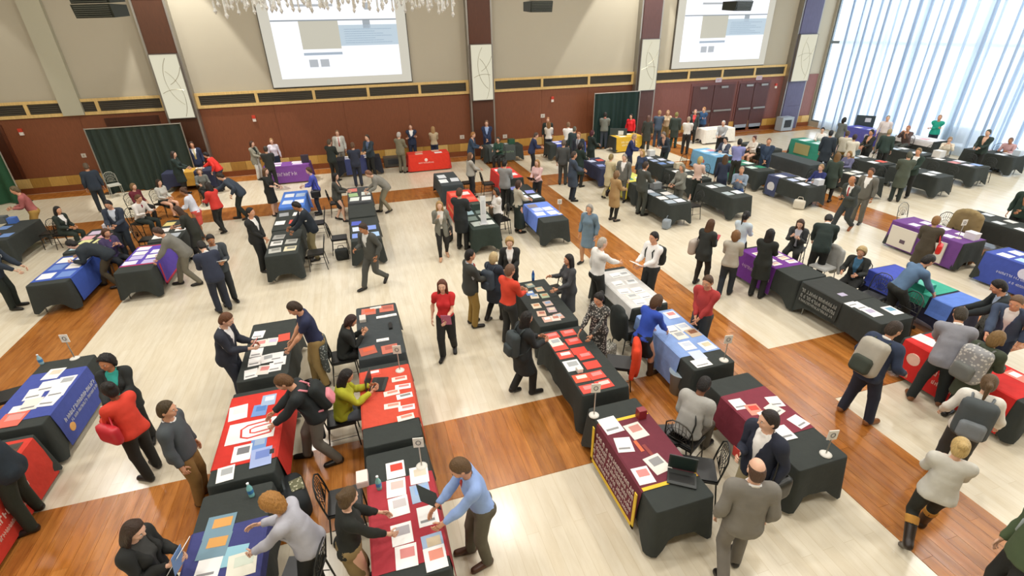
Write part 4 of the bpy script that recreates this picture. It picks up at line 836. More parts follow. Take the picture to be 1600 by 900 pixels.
runner('C2', -.55, .8, 1, '#cc4a34', .2, label='orange red cloth runner in front of the woman in lime sweater')
lay('C2', [(624, 592, OW, '#e07a6a'), (635, 603, WT, PK), (612, 614, OW, '#e0907c'), (640, 617, WT, '#8a8a86'), (613, 634, OW, '#e0907c'), (640, 636, WT, PK), (634, 652, OW, '#e0907c')], .24, .12, .08, 'leaflet')
lay('C2', [(583, 583, '#d94f3c', '#e8e4e0')], .24, .16, .1, 'red box'); p_ = at(592, 601, .76); laptop(p_[0], p_[1], TAB['C2']['z'], math.radians(75), 'open laptop with pale screen used by the woman in lime')
sign(625, 579, 'number sign standing at far corner of the orange red table'); sign(659, 729, 'number sign on far corner of the maroon table at bottom centre')
table('C3', -.15, 4.2, K, 'under bending man in light blue shirt')
runner('C3', -.78, .42, 1, '#a8303a', .2)
lay('C3', [(618, 734, WT, '#d2402f'), (655, 742, WT, '#d9cdb8'), (619, 762, WT, '#d8c0b8'), (657, 770, PH, '#8fb0dd'), (623, 791, WT, '#c9c2c2'), (670, 805, WT), (628, 834, WT, '#a9a4a8'), (677, 851, PH, '#c9b89a'), (635, 869, WT, PK), (683, 884, WT, '#e0907c')], .23, .27, .06)
bottle(593, 764, .752, '#7fb8b0', 'water bottle with teal cap beside the woman in black', .22); box_on(567, 752, .752, (.14, .2, .08), '#e8d8d0', 'small pale box on corner of the maroon table', 'box', 'box')
table('D1', 3.1, 8.3, K, 'of colourful leaflets beside orange red shirt')
lay('D1', [(828, 446, '#7f8f86', '#c9b89a'), (843, 452, '#c9a98a', '#9fb0a0'), (835, 463, '#d8c9b0', '#8a9fb8'), (851, 462, '#a8b89a', '#c0906a'), (838, 478, '#e0d2b8', '#c9906a'), (856, 474, '#c9b0a0', '#8aa0c0'), (846, 490, '#d8b8a0', '#a86a5a'), (862, 484, '#b8a0a0', '#d8c9b0'), (855, 499, '#d0a898', '#e8e4e0'), (873, 494, '#c9a090', '#b0c0c8'), (828, 458, '#5f80b8', '#e0d8c8'), (868, 497, '#e0cfc4', '#b87a68')], .17, .2, .3); bottle(833, 438, .752, '#2f5fa8', 'blue water bottle on the far end of leaflet table', .26)
table('D2', 3.05, 6.25, K, 'covered in red folders')
lay('D2', [(862, 525, '#d8503f', PK), (888, 520, '#d8503f', PK), (872, 543, '#d8503f'), (896, 533, '#dd4535', PK), (876, 556, '#dd5040', '#e8e4e0'), (905, 548, '#dd4535'), (914, 556, '#dd4535', PK), (925, 570, '#dd4535'), (903, 592, '#dd5535', '#f0d8cc'), (932, 586, '#dd4a3a', PK), (912, 609, '#d84a3c', PK), (944, 600, '#dd4535', '#d8c8c0')], .26, .2, .05, 'red folder'); lay('D2', [(868, 535, OW, GY), (886, 573, WT, GY, 1.2)], .22, .24, .05)
box_on(905, 580, .756, (.09, .1, .06), '#e8e4da', 'small white box among the red folders'); sign(928, 649, 'tall number sign between the red folder table and maroon table', h=.42)
table('D3', 3.0, 4.12, K, 'with yellow edged maroon cover')
runner('D3', -.62, .6, -1, '#6b2836', .1, label='maroon table cover with yellow border and white patterned front', border='#e8c23c', text=[(0, .62, 1., .075, '#cdb9b4'), (0, .52, 1.02, .075, '#cdb9b4'), (0, .42, 1., .075, '#cdb9b4'), (0, .32, 1.02, .075, '#cdb9b4'), (0, .22, 1., .06, '#cdb9b4')])
lay('D3', [(952, 665, WT, None, 1.2), (994, 673, OW, '#c98a80', 1.1), (975, 695, WT), (1027, 725, OW, '#8f8f8f', 1.1), (1001, 744, WT, PK)], .22, .26, .25); lay('D3', [(998, 697, '#d0683c'), (1012, 703, '#8a3430')], .05, .2, .3, 'orange bookmark')
p_ = at(1065, 748, .76); laptop(p_[0], p_[1], .756, math.radians(-35), 'dark open laptop on the near corner of maroon table'); box_on(1001, 652, .756, (.12, .1, .14), '#8c2a30', 'dark red gift bag on the far side of maroon table', 'gift_bag', 'gift bag')
table('E1', 5.05, 8.3, K, 'between the two men in white shirts')
runner('E1', -.88, .8, -1, '#cfcecb', .55, .55)
lay('E1', [(962, 430, WT), (975, 428, WT, GY), (966, 443, WT), (986, 440, WT, GY), (975, 455, WT), (996, 453, WT), (988, 463, OW, GY), (1008, 462, WT), (1000, 472, WT)], .24, .22, .1)
table('E2', 5.0, 6.25, K, 'with light blue runner')
runner('E2', -.55, .9, -1, '#86a3d8', .15)
lay('E2', [(1049, 492, WT, PK), (1050, 515, WT), (1068, 511, WT, '#c9d2e0'), (1062, 524, OW, GY), (1083, 520, '#c9b49a', '#8a5a40'), (1074, 540, WT, '#c9d2e0'), (1105, 540, WT, '#d2c8a8'), (1090, 555, '#c9d4ea')], .23, .25, .08); lay('E2', [(1096, 567, WT)], .3, .2, .05); sign(1131, 563, 'small number sign on the near end of light blue table')
table('E3', 5.0, 4.1, K, 'before man in navy blazer')
runner('E3', -.38, .56, -1, '#7d2c3c', .25)
lay('E3', [(1152, 632, WT), (1178, 640, '#e0907c', '#d04030'), (1213, 627, WT), (1210, 640, OW), (1250, 658, WT), (1200, 650, WT)], .2, .22, .4); lay('E3', [(1226, 676, WT)], .2, .26, .2); sign(1290, 710, 'number sign on black cloth near the navy blazer man', h=.26)
table('F1', 9.0, 8.25, K, 'with purple runner where women queue')
runner('F1', -.3, .85, -1, '#6d2d8c', .1, text=[(.45, .45, .4, .09, '#b890c0'), (-.1, .42, .25, .09, '#b890c0'), (-.1, .28, .2, .07, '#b890c0')])
scatter('F1', 8, ['#f0e6dc', '#e8d8c0', '#f4f0ee'], -.2, .6, 2, .24, .16, ('#d2b0a0', None))
table('F2', 9.05, 6.35, K, 'lined with white papers at centre right')
lay('F2', [(1270, 447, WT), (1288, 448, WT), (1300, 455, WT), (1318, 462, WT, '#b0a8c0'), (1325, 474, WT), (1342, 478, WT), (1362, 488, WT, '#b0a8c0'), (1398, 484, WT, '#6f9fb8')], .24, .3, .05); lay('F2', [(1343, 462, '#d8423a')], .26, .2, .2, 'red folder')
runner('F2', -.1, .85, -1, '#2d302d', .34, .7, label='black banner with grey lettering hung on front of white paper table', text=[(.38, .62, .85, .09, '#8f918c'), (.38, .5, .85, .09, '#8f918c'), (.38, .4, .8, .06, '#8f918c')])
TAB['F2']['z'] = .752
table('F3', 9.0, 4.05, K, 'with red banner at right edge')
runner('F3', -.8, .88, -1, '#cc231f', .1, label='red table banner with round pale emblem and white lettering', text=[(-.15, .48, .9, .09, '#e9b8ac'), (-.15, .33, .7, .08, '#e9b8ac')], emblem=(.62, .5, .11, '#e8c0ae'))
lay('F3', [(1446, 531, WT, '#e9d8d4', 1.2), (1508, 556, WT, '#c8c8e0', 1.2), (1590, 588, '#e88070', WT)], .22, .28, .2)
table('G1', 10.9, 6.35, '#22253c', 'with blue and teal folded cloths')
runner('G1', .1, .9, -1, '#3f4fb0', .4, label='deep blue cloth on far half of teal and navy table'); runner('G1', -.45, .08, -1, '#3aa58c', .62, .62, label='teal cloth folded over the navy table'); TAB['G1']['z'] = .752
runner('G1', -.9, -.5, -1, '#5b7fd0', .4, label='lighter blue cloth on near end of teal and navy table')
table('H1', 14.3, 8.5, K, 'with purple cover before the window')
runner('H1', -.92, .92, -1, '#6b3f86', .06, .3, label='purple table cover with two beige poster panels on its front')
TH = TAB['H1']
for a, b, w_ in ((.48, '#d6d0c4', .7), (-.42, '#cfc9bf', .42)):
    e = MB().box((-.475, a, .38), (.03, w_, .56)).obj('poster_panel', mat('paper', b), None, (14.3, 8.5, 0)); tag(e, 'beige poster panel %s on front of the purple table' % ('with dark emblem' if a > 0 else 'partly behind the shopper'), 'poster')
    if a > 0: MB().box((-.492, a-.05, .3), (.006, .14, .1)).obj('dark_emblem', mat('paper', '#5a4a58'), e)
scatter('H1', 6, ['#e8e4f0', '#d8cfe0', '#f4f0f0'], -.7, .7, 2, .22, .22)
table('H2', 14.3, 6.2, K, 'with royal blue cover at right edge')
runner('H2', -.92, .88, -1, '#3d51a8', .06, .4, label='royal blue table cover with white round seal and lettering', text=[(.1, .42, .8, .06, '#b8c0e0'), (-.2, .28, .7, .06, '#b8c0e0')], emblem=(.0, .56, .13, '#d8dcf0'))
scatter('H2', 8, ['#f0f2fa', '#a8c8e8', '#e0e8f8'], -.8, .8, 2, .24, .26)
table('I1', 16.5, 8.3, K, 'black, behind the purple covered table'); scatter('I1', 6, [WT, '#c8ccd0'], -.8, .8, 2)
# far block
table('A2', -7.3, 13.65, K, 'where a man bends low at left')
runner('A2', -.72, .8, 1, '#3a58b0', .15); scatter('A2', 9, ['#e6eaf2', '#f2f0ee', '#6f8fd0'], -.65, .75, 2, .24, .26, (None, '#9aa8c8'))
table('A3', -7.4, 15.65, K, 'strewn with colourful leaflets at left'); scatter('A3', 10, ['#a8c8d0', '#e0e0a0', '#e8b0b8', '#d0c0d8', '#f0ece8'], -.8, .8, 2)
table('A5', -5.62, 13.75, K, 'with violet and red runner at left')
runner('A5', -.55, .8, 1, '#5f48b0', .15, border='#c83a50'); scatter('A5', 10, ['#e8e6f4', '#f2f0ee', '#c8c0e8'], -.5, .75, 2, .26, .2, (None, '#9a90c8'))
table('A6', -5.5, 15.75, K, 'before the man with burgundy tie'); scatter('A6', 8, [WT, '#b8c0c8', '#d8c880', '#e8e4e0'], -.8, .8, 2, acc=(None, '#8a98a8'))
table('A7', -10.2, 17.4, K, 'beside man in faded pink shirt'); scatter('A7', 4, ['#d8605a', '#e0e0e0', '#6f90c8'], -.8, .6, 2)
b_ = at(22, 346, .8); box_on(22, 348, .752, (.2, .2, .16), '#4f78c8', 'blue gift bag on the far left table', 'gift_bag', 'gift bag'); box_on(8, 348, .752, (.2, .22, .2), '#5c6468', 'grey bag on the far left table', 'gift_bag', 'gift bag')
p_ = at(298, 263, .75); table('A8', p_[0], p_[1]-.3, '#2a2f48', 'navy, near the black wall curtain', ori='x'); runner('A8', -.3, .25, 1, '#c89a3c', .2, label='gold banner on the navy table near black curtain'); scatter('A8', 4, [WT, OW], -.7, .7, 2)
table('B4', -2.3, 13.6, K, 'before man in dark jacket and khakis'); scatter('B4', 7, ['#b8b8b0', '#d8d0b0', '#a8a8a4', WT], -.8, .7, 2, .26, .24, ('#8a8a84', None))
table('B5', -2.35, 15.55, K, 'between khaki trousered man and blue table'); scatter('B5', 6, [WT, '#d8584a', '#e8e4e0', '#9fa4a8'], -.7, .8, 2)
table('B6', -2.38, 17.7, '#4f7fd6', 'bright blue, left of centre'); scatter('B6', 6, ['#d8e4f4', '#b8d0ee', '#e8eef8'], -.7, .7, 2, .28, .3)
table('C4', -.2, 13.9, K, 'of blue brochures behind walking man'); scatter('C4', 8, ['#7f98e0', '#a8c8f0', '#4f5fc0', '#d0dcf4'], -.8, .8, 2)
table('C5', -.22, 15.6, K, 'black, between grey box and blue brochures', L=1.2)
table('C6', -.24, 17.4, '#45484a', 'grey, with white covered end', L=1.83, hem=.04, dip=.02); scatter('C6', 8, ['#e8f0ea', '#f2f2f0', '#d87a70', '#a8c890'], -.85, .85, 2, .3, .3)
p_ = MB().box((-.24, 17.4-.985, .42), (.26, .01, .12)).obj('logo_patch', mat('paper', '#c8ccca')); tag(p_, 'pale printed logo on the grey cloth end', 'logo')
table('D4', 3.05, 13.65, '#26332c', 'dark green, with upright white sign'); scatter('D4', 9, ['#b8c0b8', '#d8dcd8', '#8fa8b0', '#6f7f78'], -.8, .8, 2, .24, .26)
p_ = at(756, 350, .75); e = empty('tabletop_display', (p_[0], p_[1], .752)); tag(e, 'tall narrow white upright display on dark green table', 'display'); MB().box((0, 0, .01), (.24, .18, .02)).obj('foot', mat('plastic', '#c8c8c8'), e); MB().box((0, 0, .42), (.16, .025, .8)).obj('panel', mat('plastic', '#e4e6ea'), e); MB().box((0, -.016, .5), (.1, .006, .4)).obj('printed_block', mat('paper', '#cfd4da'), e)
table('D5', 3.05, 15.8, K, 'with red runner behind dark green table'); runner('D5', -.6, .8, -1, '#d83c2c', .1, text=[(0, .4, .9, .12, '#e8a070')]); scatter('D5', 6, ['#e88a7c', '#e8d8d4', '#e06a58'], -.5, .7, 2)
table('D6', 3.0, 18.3, K2, 'grey, with large white papers'); scatter('D6', 4, ['#e8ecee', '#d8dce0'], -.6, .6, 2, .32, .4)
table('E4', 5.1, 13.5, K, 'with bright blue runner'); runner('E4', -.48, .88, -1, '#6f8ee6', .3); scatter('E4', 8, ['#d8e0f8', '#f0f2fa', '#8f8890', '#c8d4f4'], -.4, .8, 2, .22, .24)
table('E5', 5.15, 15.6, K, 'just beyond the bright blue runner'); scatter('E5', 7, ['#e8e8f2', '#8f98e0', '#d8e8f0'], -.8, .8, 2, .26, .26)
table('E6', 5.3, 18.3, K, 'with red runner facing the wall'); runner('E6', -.85, .85, -1, '#d83a34', .2); scatter('E6', 6, ['#e8c0c0', '#e88a88', '#f0e8e8'], -.7, .8, 2)
table('F4', 9.3, 13.6, K, 'black, covered in grey blue flyers'); scatter('F4', 10, ['#a8b4c0', '#d8dce4', '#8a9aa8', '#e8e4e0'], -.8, .8, 2, .26, .24)
table('F5', 9.4, 15.9, K, 'with lime yellow runner'); runner('F5', -.5, .85, -1, '#dfe27a', .1, border='#e8cf30'); scatter('F5', 4, ['#5f9f90', '#e8e8d0', '#f0f0f0'], -.4, .7, 2, .3, .18)
table('F6', 9.3, 18.35, '#2f3550', 'navy, near the red capped papers'); scatter('F6', 6, ['#8f9fd8', '#d8584a', '#c8d0e8'], -.8, .8, 2)
table('G4', 11.5, 13.5, K, 'black, beside the woman in navy dress'); scatter('G4', 5, ['#a8b4b8', '#d8dce0'], -.8, .8, 2)
table('G5', 11.6, 15.7, K, 'black, behind grey haired woman'); scatter('G5', 6, ['#e0d8c0', '#c8c8c0', WT], -.8, .8, 2)
table('G6', 11.75, 17.9, K, 'with blue printed flyers'); scatter('G6', 8, ['#6f90c8', '#d8e0f0', '#a8b8d8'], -.8, .8, 2)
table('J1', 14.6, 13.6, K, 'with navy banner and white emblem'); runner('J1', .35, .9, -1, '#3c4464', .06, .5, label='navy banner with large white emblem on table front', emblem=(.62, .38, .17, '#c8c8cc')); scatter('J1', 8, ['#d8dcf0', '#e8e8f0', '#b8c4e0'], -.8, .8, 2)
table('J2', 14.5, 15.85, K, 'with pale green cloth'); runner('J2', .1, .9, -1, '#3f8a72', .06, .4); scatter('J2', 5, ['#d0e8dc', '#e8f0ec', '#2f8a6a'], -.7, .7, 2, .28, .26)
table('J3', 14.6, 18.2, '#2b3036', 'with light blue cover'); runner('J3', -.8, .88, -1, '#6fa8cf', .06, .4, emblem=(.0, .42, .08, '#c05a60')); scatter('J3', 5, ['#c8e0f0', '#e89098', '#e0ecf4'], -.7, .7, 2)
table('K1', 17, 16.1, '#3c4446', 'long dark grey, empty', L=2.2); table('K2', 17.2, 13.6, K, 'behind the long dark green coat'); scatter('K2', 8, ['#e8e4da', '#c8ccd0', WT, '#d8d4c8'], -.8, .8, 2)
table('K3', 17.4, 18.6, K, 'beyond navy suited man with clasped hands'); scatter('K3', 6, ['#e0dcec', WT, '#c8d0dc'], -.8, .8, 2)
table('L1', 19.6, 12.95, K, 'black, nearest in the window row'); scatter('L1', 6, [WT, '#d8dce0'], -.8, .8, 2)
table('L2', 19.4, 14.95, K, 'black, farther in window row'); scatter('L2', 6, [WT, '#e05848', '#d8dce0', '#b8c8d8'], -.8, .8, 2)
table('L3', 20.2, 18.4, K, 'with teal green cover'); runner('L3', -.88, .88, -1, '#2f8a76', .06, .5, label='teal green table cover with beige printed panel'); e = MB().box((-.475, .1, .42), (.03, .85, .46)).obj('poster_panel', mat('paper', '#9c9a6a'), None, (20.2, 18.4, 0)); tag(e, 'olive beige printed panel on front of teal table', 'poster'); scatter('L3', 5, ['#d8ecec', '#e8f2f2'], -.7, .7, 2, .28, .28)
table('M1', 22.1, 13.4, K, 'black, second window row nearest'); scatter('M1', 7, ['#d8d4e0', '#8fa8d8', '#e8e4e0', '#d88a88'], -.8, .8, 2)
table('M2', 22.3, 15.5, K, 'black, second window row behind'); scatter('M2', 5, [WT, '#c8d4e0'], -.8, .8, 2)
table('N1', 25.1, 14.0, K, 'black, by the curtain at right edge'); scatter('N1', 6, ['#e8eef4', '#d8c8d0', WT], -.8, .8, 2)
table('N2', 25.3, 17.2, K, 'white topped, before man in green', W=.8); runner('N2', -.88, .88, -1, '#e4e2e4', .68, .68); scatter('N2', 4, ['#e8a8b0', WT], -.7, .7, 2)
table('N3', 25.2, 19.9, '#3f3f8c', 'with violet blue cover by curtain'); runner('N3', -.88, .88, -1, '#5a5eb4', .06, .4, label='violet blue table cover by the curtains with pale emblem', emblem=(-.4, .45, .12, '#b8bcdc')); scatter('N3', 4, ['#d8d8f0', WT], -.7, .7, 2)
# along the back wall
table('Q1', -3.05, 23.15, '#5a2f72', 'purple, along back wall at left', ori='x'); runner('Q1', -.88, .88, 1, '#7a4596', .06, .4, label='purple table cover with pale lettering band along back wall', text=[(-.2, .42, 1., .16, '#c8b4d0')]); scatter('Q1', 5, ['#e0d0ec', WT], -.8, .8, 2, .2, .3)
table('Q2', -.1, 23.3, '#20222c', 'navy, along back wall left of centre', ori='x'); runner('Q2', -.6, .3, 1, '#3a4270', .1, .4); scatter('Q2', 5, [WT, '#c8ccdc'], -.8, .8, 2)
table('Q3', 2.95, 23.05, '#c83024', 'red, along the back wall', ori='x'); runner('Q3', -.9, .9, 1, '#d8331f', .05, .4, label='bright red table cover with white mark along back wall', text=[(-.15, .4, .7, .07, '#f0c0b4')], emblem=(-.15, .52, .07, '#f4d8d0')); scatter('Q3', 5, ['#e8907c', WT, '#e0b8a0'], -.8, .8, 2)
table('Q4', 6.55, 23.3, K, 'dark grey, before the second column', ori='x'); runner('Q4', -.75, .55, 1, '#4a5250', .1, .4, text=[(.1, .5, .6, .1, '#7f9a7a')]); scatter('Q4', 4, ['#a8b0b0', '#d8dcdc'], -.7, .7, 2)
table('Q5', 9.6, 22.75, K, 'with blue cover along the back wall', ori='x'); runner('Q5', -.6, .9, 1, '#4a5cb4', .05, .4); e = MB().box((-.42, 22.27-22.75, .0), (.16, .02, .001)).v and BX(9.12, 9.28, 22.27, 22.29, .22, .62).obj('banner_strip', mat('cloth', '#e0583c')); tag(e, 'orange red strip hanging on the blue cover at back wall', 'banner'); scatter('Q5', 5, ['#d0d4f4', '#f0f0f6'], -.8, .8, 2)
table('Q6', 13.05, 23.1, K, 'with yellow cover before dark curtain', ori='x', L=1.5); runner('Q6', -.72, .72, 1, '#cda52c', .05, .4, text=[(0, .5, .9, .1, '#e8dcb0'), (0, .36, .8, .1, '#e8dcb0')]); scatter('Q6', 4, [WT, OW], -.6, .6, 2)
table('Q7', 18.45, 23.1, '#e2ddd4', 'white, in front of the double doors', ori='x'); runner('Q7', -.9, .9, 1, '#e6e2d9', .08, .4, label='white table cover with small dark emblem by the doors', text=[(0, .3, .9, .05, '#b8b4ac')], emblem=(0, .52, .07, '#4a4a46')); scatter('Q7', 4, [WT, '#d8d4c8'], -.7, .7, 2)
# ------------------------------------------------------------------ the people
BK, NV, CH, GR, TN, WH = '#20211f', '#222a3e', '#383b3a', '#77736b', '#9c8350', '#eeece8'
hB, hD, hBl, hG, hR, hLB = '#3a2616', '#1a1512', '#b8935a', '#9a938a', '#7a4524', '#6a4828'
p = person
# foreground
q = p(210, 816, 1.66, 105, 'f', 'long', hB, 'suit', BK, 'pants', BK, 'woman with long brown hair and black jacket reading white papers at bottom left', 'read', skin=0, shirt='#3a3a38', hp=25); held(q, 'paper_sheet', 'white papers held by the brown haired woman at bottom left', 'paper', WH, (.24, .32), 55); held(q, 'folder', 'blue and white folder held by the brown haired woman', 'folder', '#6f8fc0', (.16, .26), 80, 'R', WH, (.0, .12, .08))
q = p(0, 0, 1.8, 265, 'm', 'short', hD, 'suit', '#1f2a33', 'pants', '#22291f', 'man in dark suit standing at the red table at bottom left', ((.15, .4, .98), (-.15, .36, 1.0)), 'wide', 14, shirt=WH, foot=(50, 815))
q = p(163, 597, 1.7, 335, 'f', 'bun', hD, 'sweater', '#d8402c', 'pants', BK, 'woman in red sweater and black trousers seen from behind at left', 'front', 'contra', 5, skin=3); handbag(q, '#c8323c', 'red shoulder bag hanging on the arm of woman in red sweater', 'L', .12, 1.1); held(q, 'folder', 'navy folder under the right arm of woman in red sweater', 'folder', '#272c4c', (.26, .34), 75, 'R', None, (.12, .02, -.08))
q = p(160, 556, 1.68, 205, 'f', 'curly', hD, 'opencoat', '#262a28', 'pants', BK, 'dark haired woman in charcoal cardigan and teal top facing the camera at left', 'front', skin=2, shirt='#35a89c', hy=20); held(q, 'leaflet', 'red and white leaflet held by woman with teal top', 'leaflet', WH, (.2, .2), 40, None, '#b84a38')
p(257, 627, 1.74, 95, 'm', 'short', '#4a3a20', 'sweater', '#4a4f52', 'pants', '#8a6a3a', 'young man in grey sweater and brown trousers facing right', 'down', shirt=WH, skin=1)
q = p(412, 775, 1.68, 285, 'f', 'curly', '#b5803e', 'sweater', '#b4b4bd', 'pants', BK, 'ginger haired woman in pale grey sweater leaning over the table at bottom', ((.12, .46, 1.12), (-.14, .48, .98)), 'stand', 22, skin=0)
x, y = at(470, 893, .5)[:2]; chair(x, y, 285, 'black metal chair behind the ginger haired woman')
q = p(545, 762, 1.66, 75, 'f', 'bun', '#5c4526', 'blouse', '#1d201b', 'skirt', '#8f7a50', 'woman in black top standing left of the maroon table', ((.18, .4, .98), (-.14, .44, .96)), 'stand', 8, skin=0, hy=-15)
x, y = at(532, 752, .8)[:2]; chair(x, y, 90, 'black metal chair beyond the woman in black top')
q = p(708, 721, 1.78, 265, 'm', 'short', '#6a4f30', 'shirt', '#93aee0', 'pants', '#5c5748', 'man in light blue shirt bending over the maroon table', ((.1, .46, .98), (-.12, .46, .96)), 'contra', 15, tie='#a83a34', shoe='#4a2a18', skin=1, hp=18); held(q, 'binder', 'black binder held by the man in light blue shirt', 'binder', '#242c28', (.24, .32), 50, 'R', None, (.1, .06, .06))
q = p(430, 589, 1.78, 270, 'm', 'short', '#6a4826', 'sweater', '#24292a', 'pants', '#6b675e', 'man in black fleece and grey trousers leaning over the U banner table', ((.12, .5, .92), (-.1, .5, .86)), 'lunge', 24, skin=1, hp=20); backpack(q, '#1d2221', 'black and pink backpack on the man in black fleece', '#e08a94')
p(450, 474, 1.82, 258, 'm', 'short', '#3c2a1a', 'polo', '#272d4c', 'pants', '#a38a58', 'man in navy polo and khaki trousers at the black table', ((.2, .3, .9), (-.12, .36, .95)), 'contra', 12, skin=1, hp=25)
q = p(357, 489, 1.78, 98, 'm', 'short', '#6e4426', 'suit', '#2b2f3a', 'pants', '#2b2f3a', 'red haired man in dark suit holding a red card at the black table', 'front', 'stand', 10, shirt=WH, skin=0, hp=22); held(q, 'card', 'red and white card held by red haired man', 'card', '#d2423a', (.14, .18), 50, None, WH)
q = p(545, 577, 1.66, 88, 'f', 'long', hD, 'sweater', '#b0b02c', 'pants', '#5f6670', 'woman in lime green sweater seated at the orange red table', ((.1, .46, .92), (-.12, .46, .9)), 'sit', 10, skin=4, hp=20); chair_for(q, 'black metal chair under the woman in lime sweater'); c_ = q['W0']+q['M']@np.array([0, -.1, 0]); draped_coat(c_[0], c_[1], 88, '#23272a', 'black coat draped over the chair of woman in lime')
q = p(553, 492, 1.66, 88, 'f', 'bob', '#3a221c', 'sweater', '#252826', 'pants', BK, 'woman in black jacket seated at the dark table with red handouts', 'deskread', 'sit', 16, skin=1, hp=22); chair_for(q, 'black metal chair under the woman in black jacket'); c_ = q['W0']+q['M']@np.array([0, -.1, 0]); draped_coat(c_[0], c_[1], 88, '#4a504e', 'grey patterned coat draped over chair at dark table', pat='#9aa09c')
p(563, 350, 1.79, 228, 'm', 'short', hB, 'suit', '#4c4d49', 'pants', '#4c4d49', 'man in grey suit walking across the open floor', 'holdR', 'walk', 6, shirt='#d8d8d4', skin=2, hp=22)
q = p(327, 367, 1.79, 175, 'm', 'short', hD, 'suit', '#3c4246', 'pants', '#2a2d30', 'dark haired man in charcoal suit facing camera reading a white sheet', 'read', shirt='#aeb4b8', skin=2, hp=22); held(q, 'paper_sheet', 'white sheet held by the dark haired man in charcoal suit', 'paper', WH, (.3, .22), 30)
p(0, 0, 1.78, 350, 'm', 'short', hD, 'suit', '#2a3042', 'pants', '#252a38', 'man in navy suit seen from behind with head bowed', 'front', 'stand', 14, shirt=WH, foot=(352, 486), hp=40)
q = p(390, 324, 1.8, 112, 'm', 'short', hD, 'suit', '#232423', 'pants', BK, 'man in black suit standing left of the black table', 'clasp', shirt=WH, skin=1)
p(457, 316, 1.8, 262, 'm', 'short', hD, 'suit', '#1f2730', 'pants', '#8a7f5c', 'man in dark jacket and khaki trousers leaning to the black table', ((.1, .45, 1.0), (-.14, .42, .92)), 'contra', 20, shirt=WH, skin=2, hp=18)
q = p(690, 437, 1.7, 190, 'f', 'long', '#6a3a24', 'polo', '#c82a2c', 'pants', '#20201e', 'woman in red polo shirt walking toward camera at centre', ((.26, .02, .9), (-.08, .34, 1.05)), 'step', skin=0, hp=4); held(q, 'leaflet', 'pink leaflets held by the woman in red polo', 'leaflet', '#c06a90', (.18, .26), 70, 'L')
q = p(735, 389, 1.8, 85, 'm', 'short', hD, 'suit', '#3a3c38', 'pants', '#96793c', 'man in dark blazer and tan trousers holding a tan folder', 'front', skin=1, shirt='#b8c0c8', tie='#a03a34'); held(q, 'folder', 'tan folder held by the man in tan trousers', 'folder', '#c09a5c', (.26, .3), 35)
q = p(772, 393, 1.66, 55, 'f', 'bob', '#d0b888', 'coat', '#2c3440', 'leggings', BK, 'blonde woman in long navy coat beside the man in red shirt', 'front', 'step', boots=True, shoe='#1c1a18'); backpack(q, '#3c4650', 'dark backpack on the blonde woman in navy coat')
p(796, 371, 1.68, 182, 'f', 'curly', '#c8a56a', 'opencoat', '#242524', 'pants', BK, 'curly blonde woman in black cardigan and white top at centre', 'holdL', skin=0, shirt=WH)
p(798, 412, 1.78, 62, 'm', 'short', '#7a5a44', 'shirt', '#d9462e', 'pants', '#2b2c2a', 'man in orange red shirt and black trousers seen from behind', 'front', 'stand', 4, skin=1)
q = p(825, 486, 1.68, 78, 'f', 'verylong', hD, 'coat', '#23282a', 'pants', BK, 'woman with long black hair and dark coat at the red folder table', 'front', 'step', 6, skin=4); backpack(q, '#3c4446', 'charcoal backpack on the woman with long black hair')
p(888, 397, 1.68, 268, 'f', 'long', hD, 'longdress', '#45474a', None, BK, 'dark haired woman in long grey dress gesturing at the leaflet table', 'gest', skin=1)
p(908, 463, 1.66, 245, 'f', 'bun', hD, 'longdress', '#3a3a38', None, BK, 'woman in patterned dress standing behind red folders', ((.18, .34, .92), (-.1, .38, .9)), skin=1, vpat='#b8b4ac', hp=20)
p(951, 369, 1.82, 85, 'm', 'buzz', '#c8beb0', 'shirt', '#ebe9e4', 'pants', '#232523', 'grey haired man in white shirt behind the pale grey table', 'shake', 'stand', 4, skin=0)
q = p(1022, 362, 1.8, 258, 'm', 'short', hD, 'shirt', '#efedea', 'pants', '#2a2e2e', 'young man in white shirt with backpack holding papers', 'front', skin=1); backpack(q, '#232826', 'black backpack on the young man in white shirt'); held(q, 'paper_sheet', 'white papers held by the young man in white shirt', 'paper', WH, (.28, .22), 25)
p(1032, 460, 1.7, 72, 'f', 'bob', '#5a3c22', 'blouse', '#2f4fb4', 'skirt', '#1c2024', 'woman in royal blue top and black skirt at the light blue table', ((.14, .42, .88), (-.16, .3, .9)), 'step', 20, skin=1, boots=True, shoe='#4a3424', hp=18)
p(1106, 431, 1.78, 205, 'm', 'short', '#5a3f28', 'shirt', '#b03a38', 'pants', '#383d40', 'man in dark red shirt standing right of the light blue table', 'clasp', 'stand', 0, skin=1, hp=16)
q = p(1106, 588, 1.76, 62, 'm', 'short', '#17120f', 'sweater', '#aaa8a2', 'pants', '#5c564c', 'man in grey pullover seated and looking at a phone', 'lap', 'sit', 22, skin=3, hp=22); chair_for(q, 'dark metal chair under the man in grey pullover', '#4a463e'); held(q, 'phone', 'bright phone held by the seated man in grey pullover', 'phone', '#c8b8e8', (.1, .16), 35)
q = p(1203, 642, 1.84, 262, 'm', 'short', '#241a14', 'suit', '#232838', 'pants', '#a39674', 'man in navy blazer and white shirt holding a red cup', ((.06, .3, 1.2), (-.25, .04, .9)), 'stand', 0, skin=0, shirt='#f2f0ec', hy=25); held(q, 'cup', 'red cup held by the man in navy blazer', 'cup', '#b83a34', (.09, .14), 85, 'R', None, (0, .05, .05)); handbag(q, '#242622', 'black bag hanging beside the man in navy blazer', 'L', .42, 1.2)
p(1186, 717, 1.83, 335, 'm', 'bald', '#5a4030', 'suit', '#7c7870', 'pants', '#77726a', 'balding man in grey suit seen from behind at bottom right', 'down', 'step', 0, skin=0, shirt=WH, hp=6)
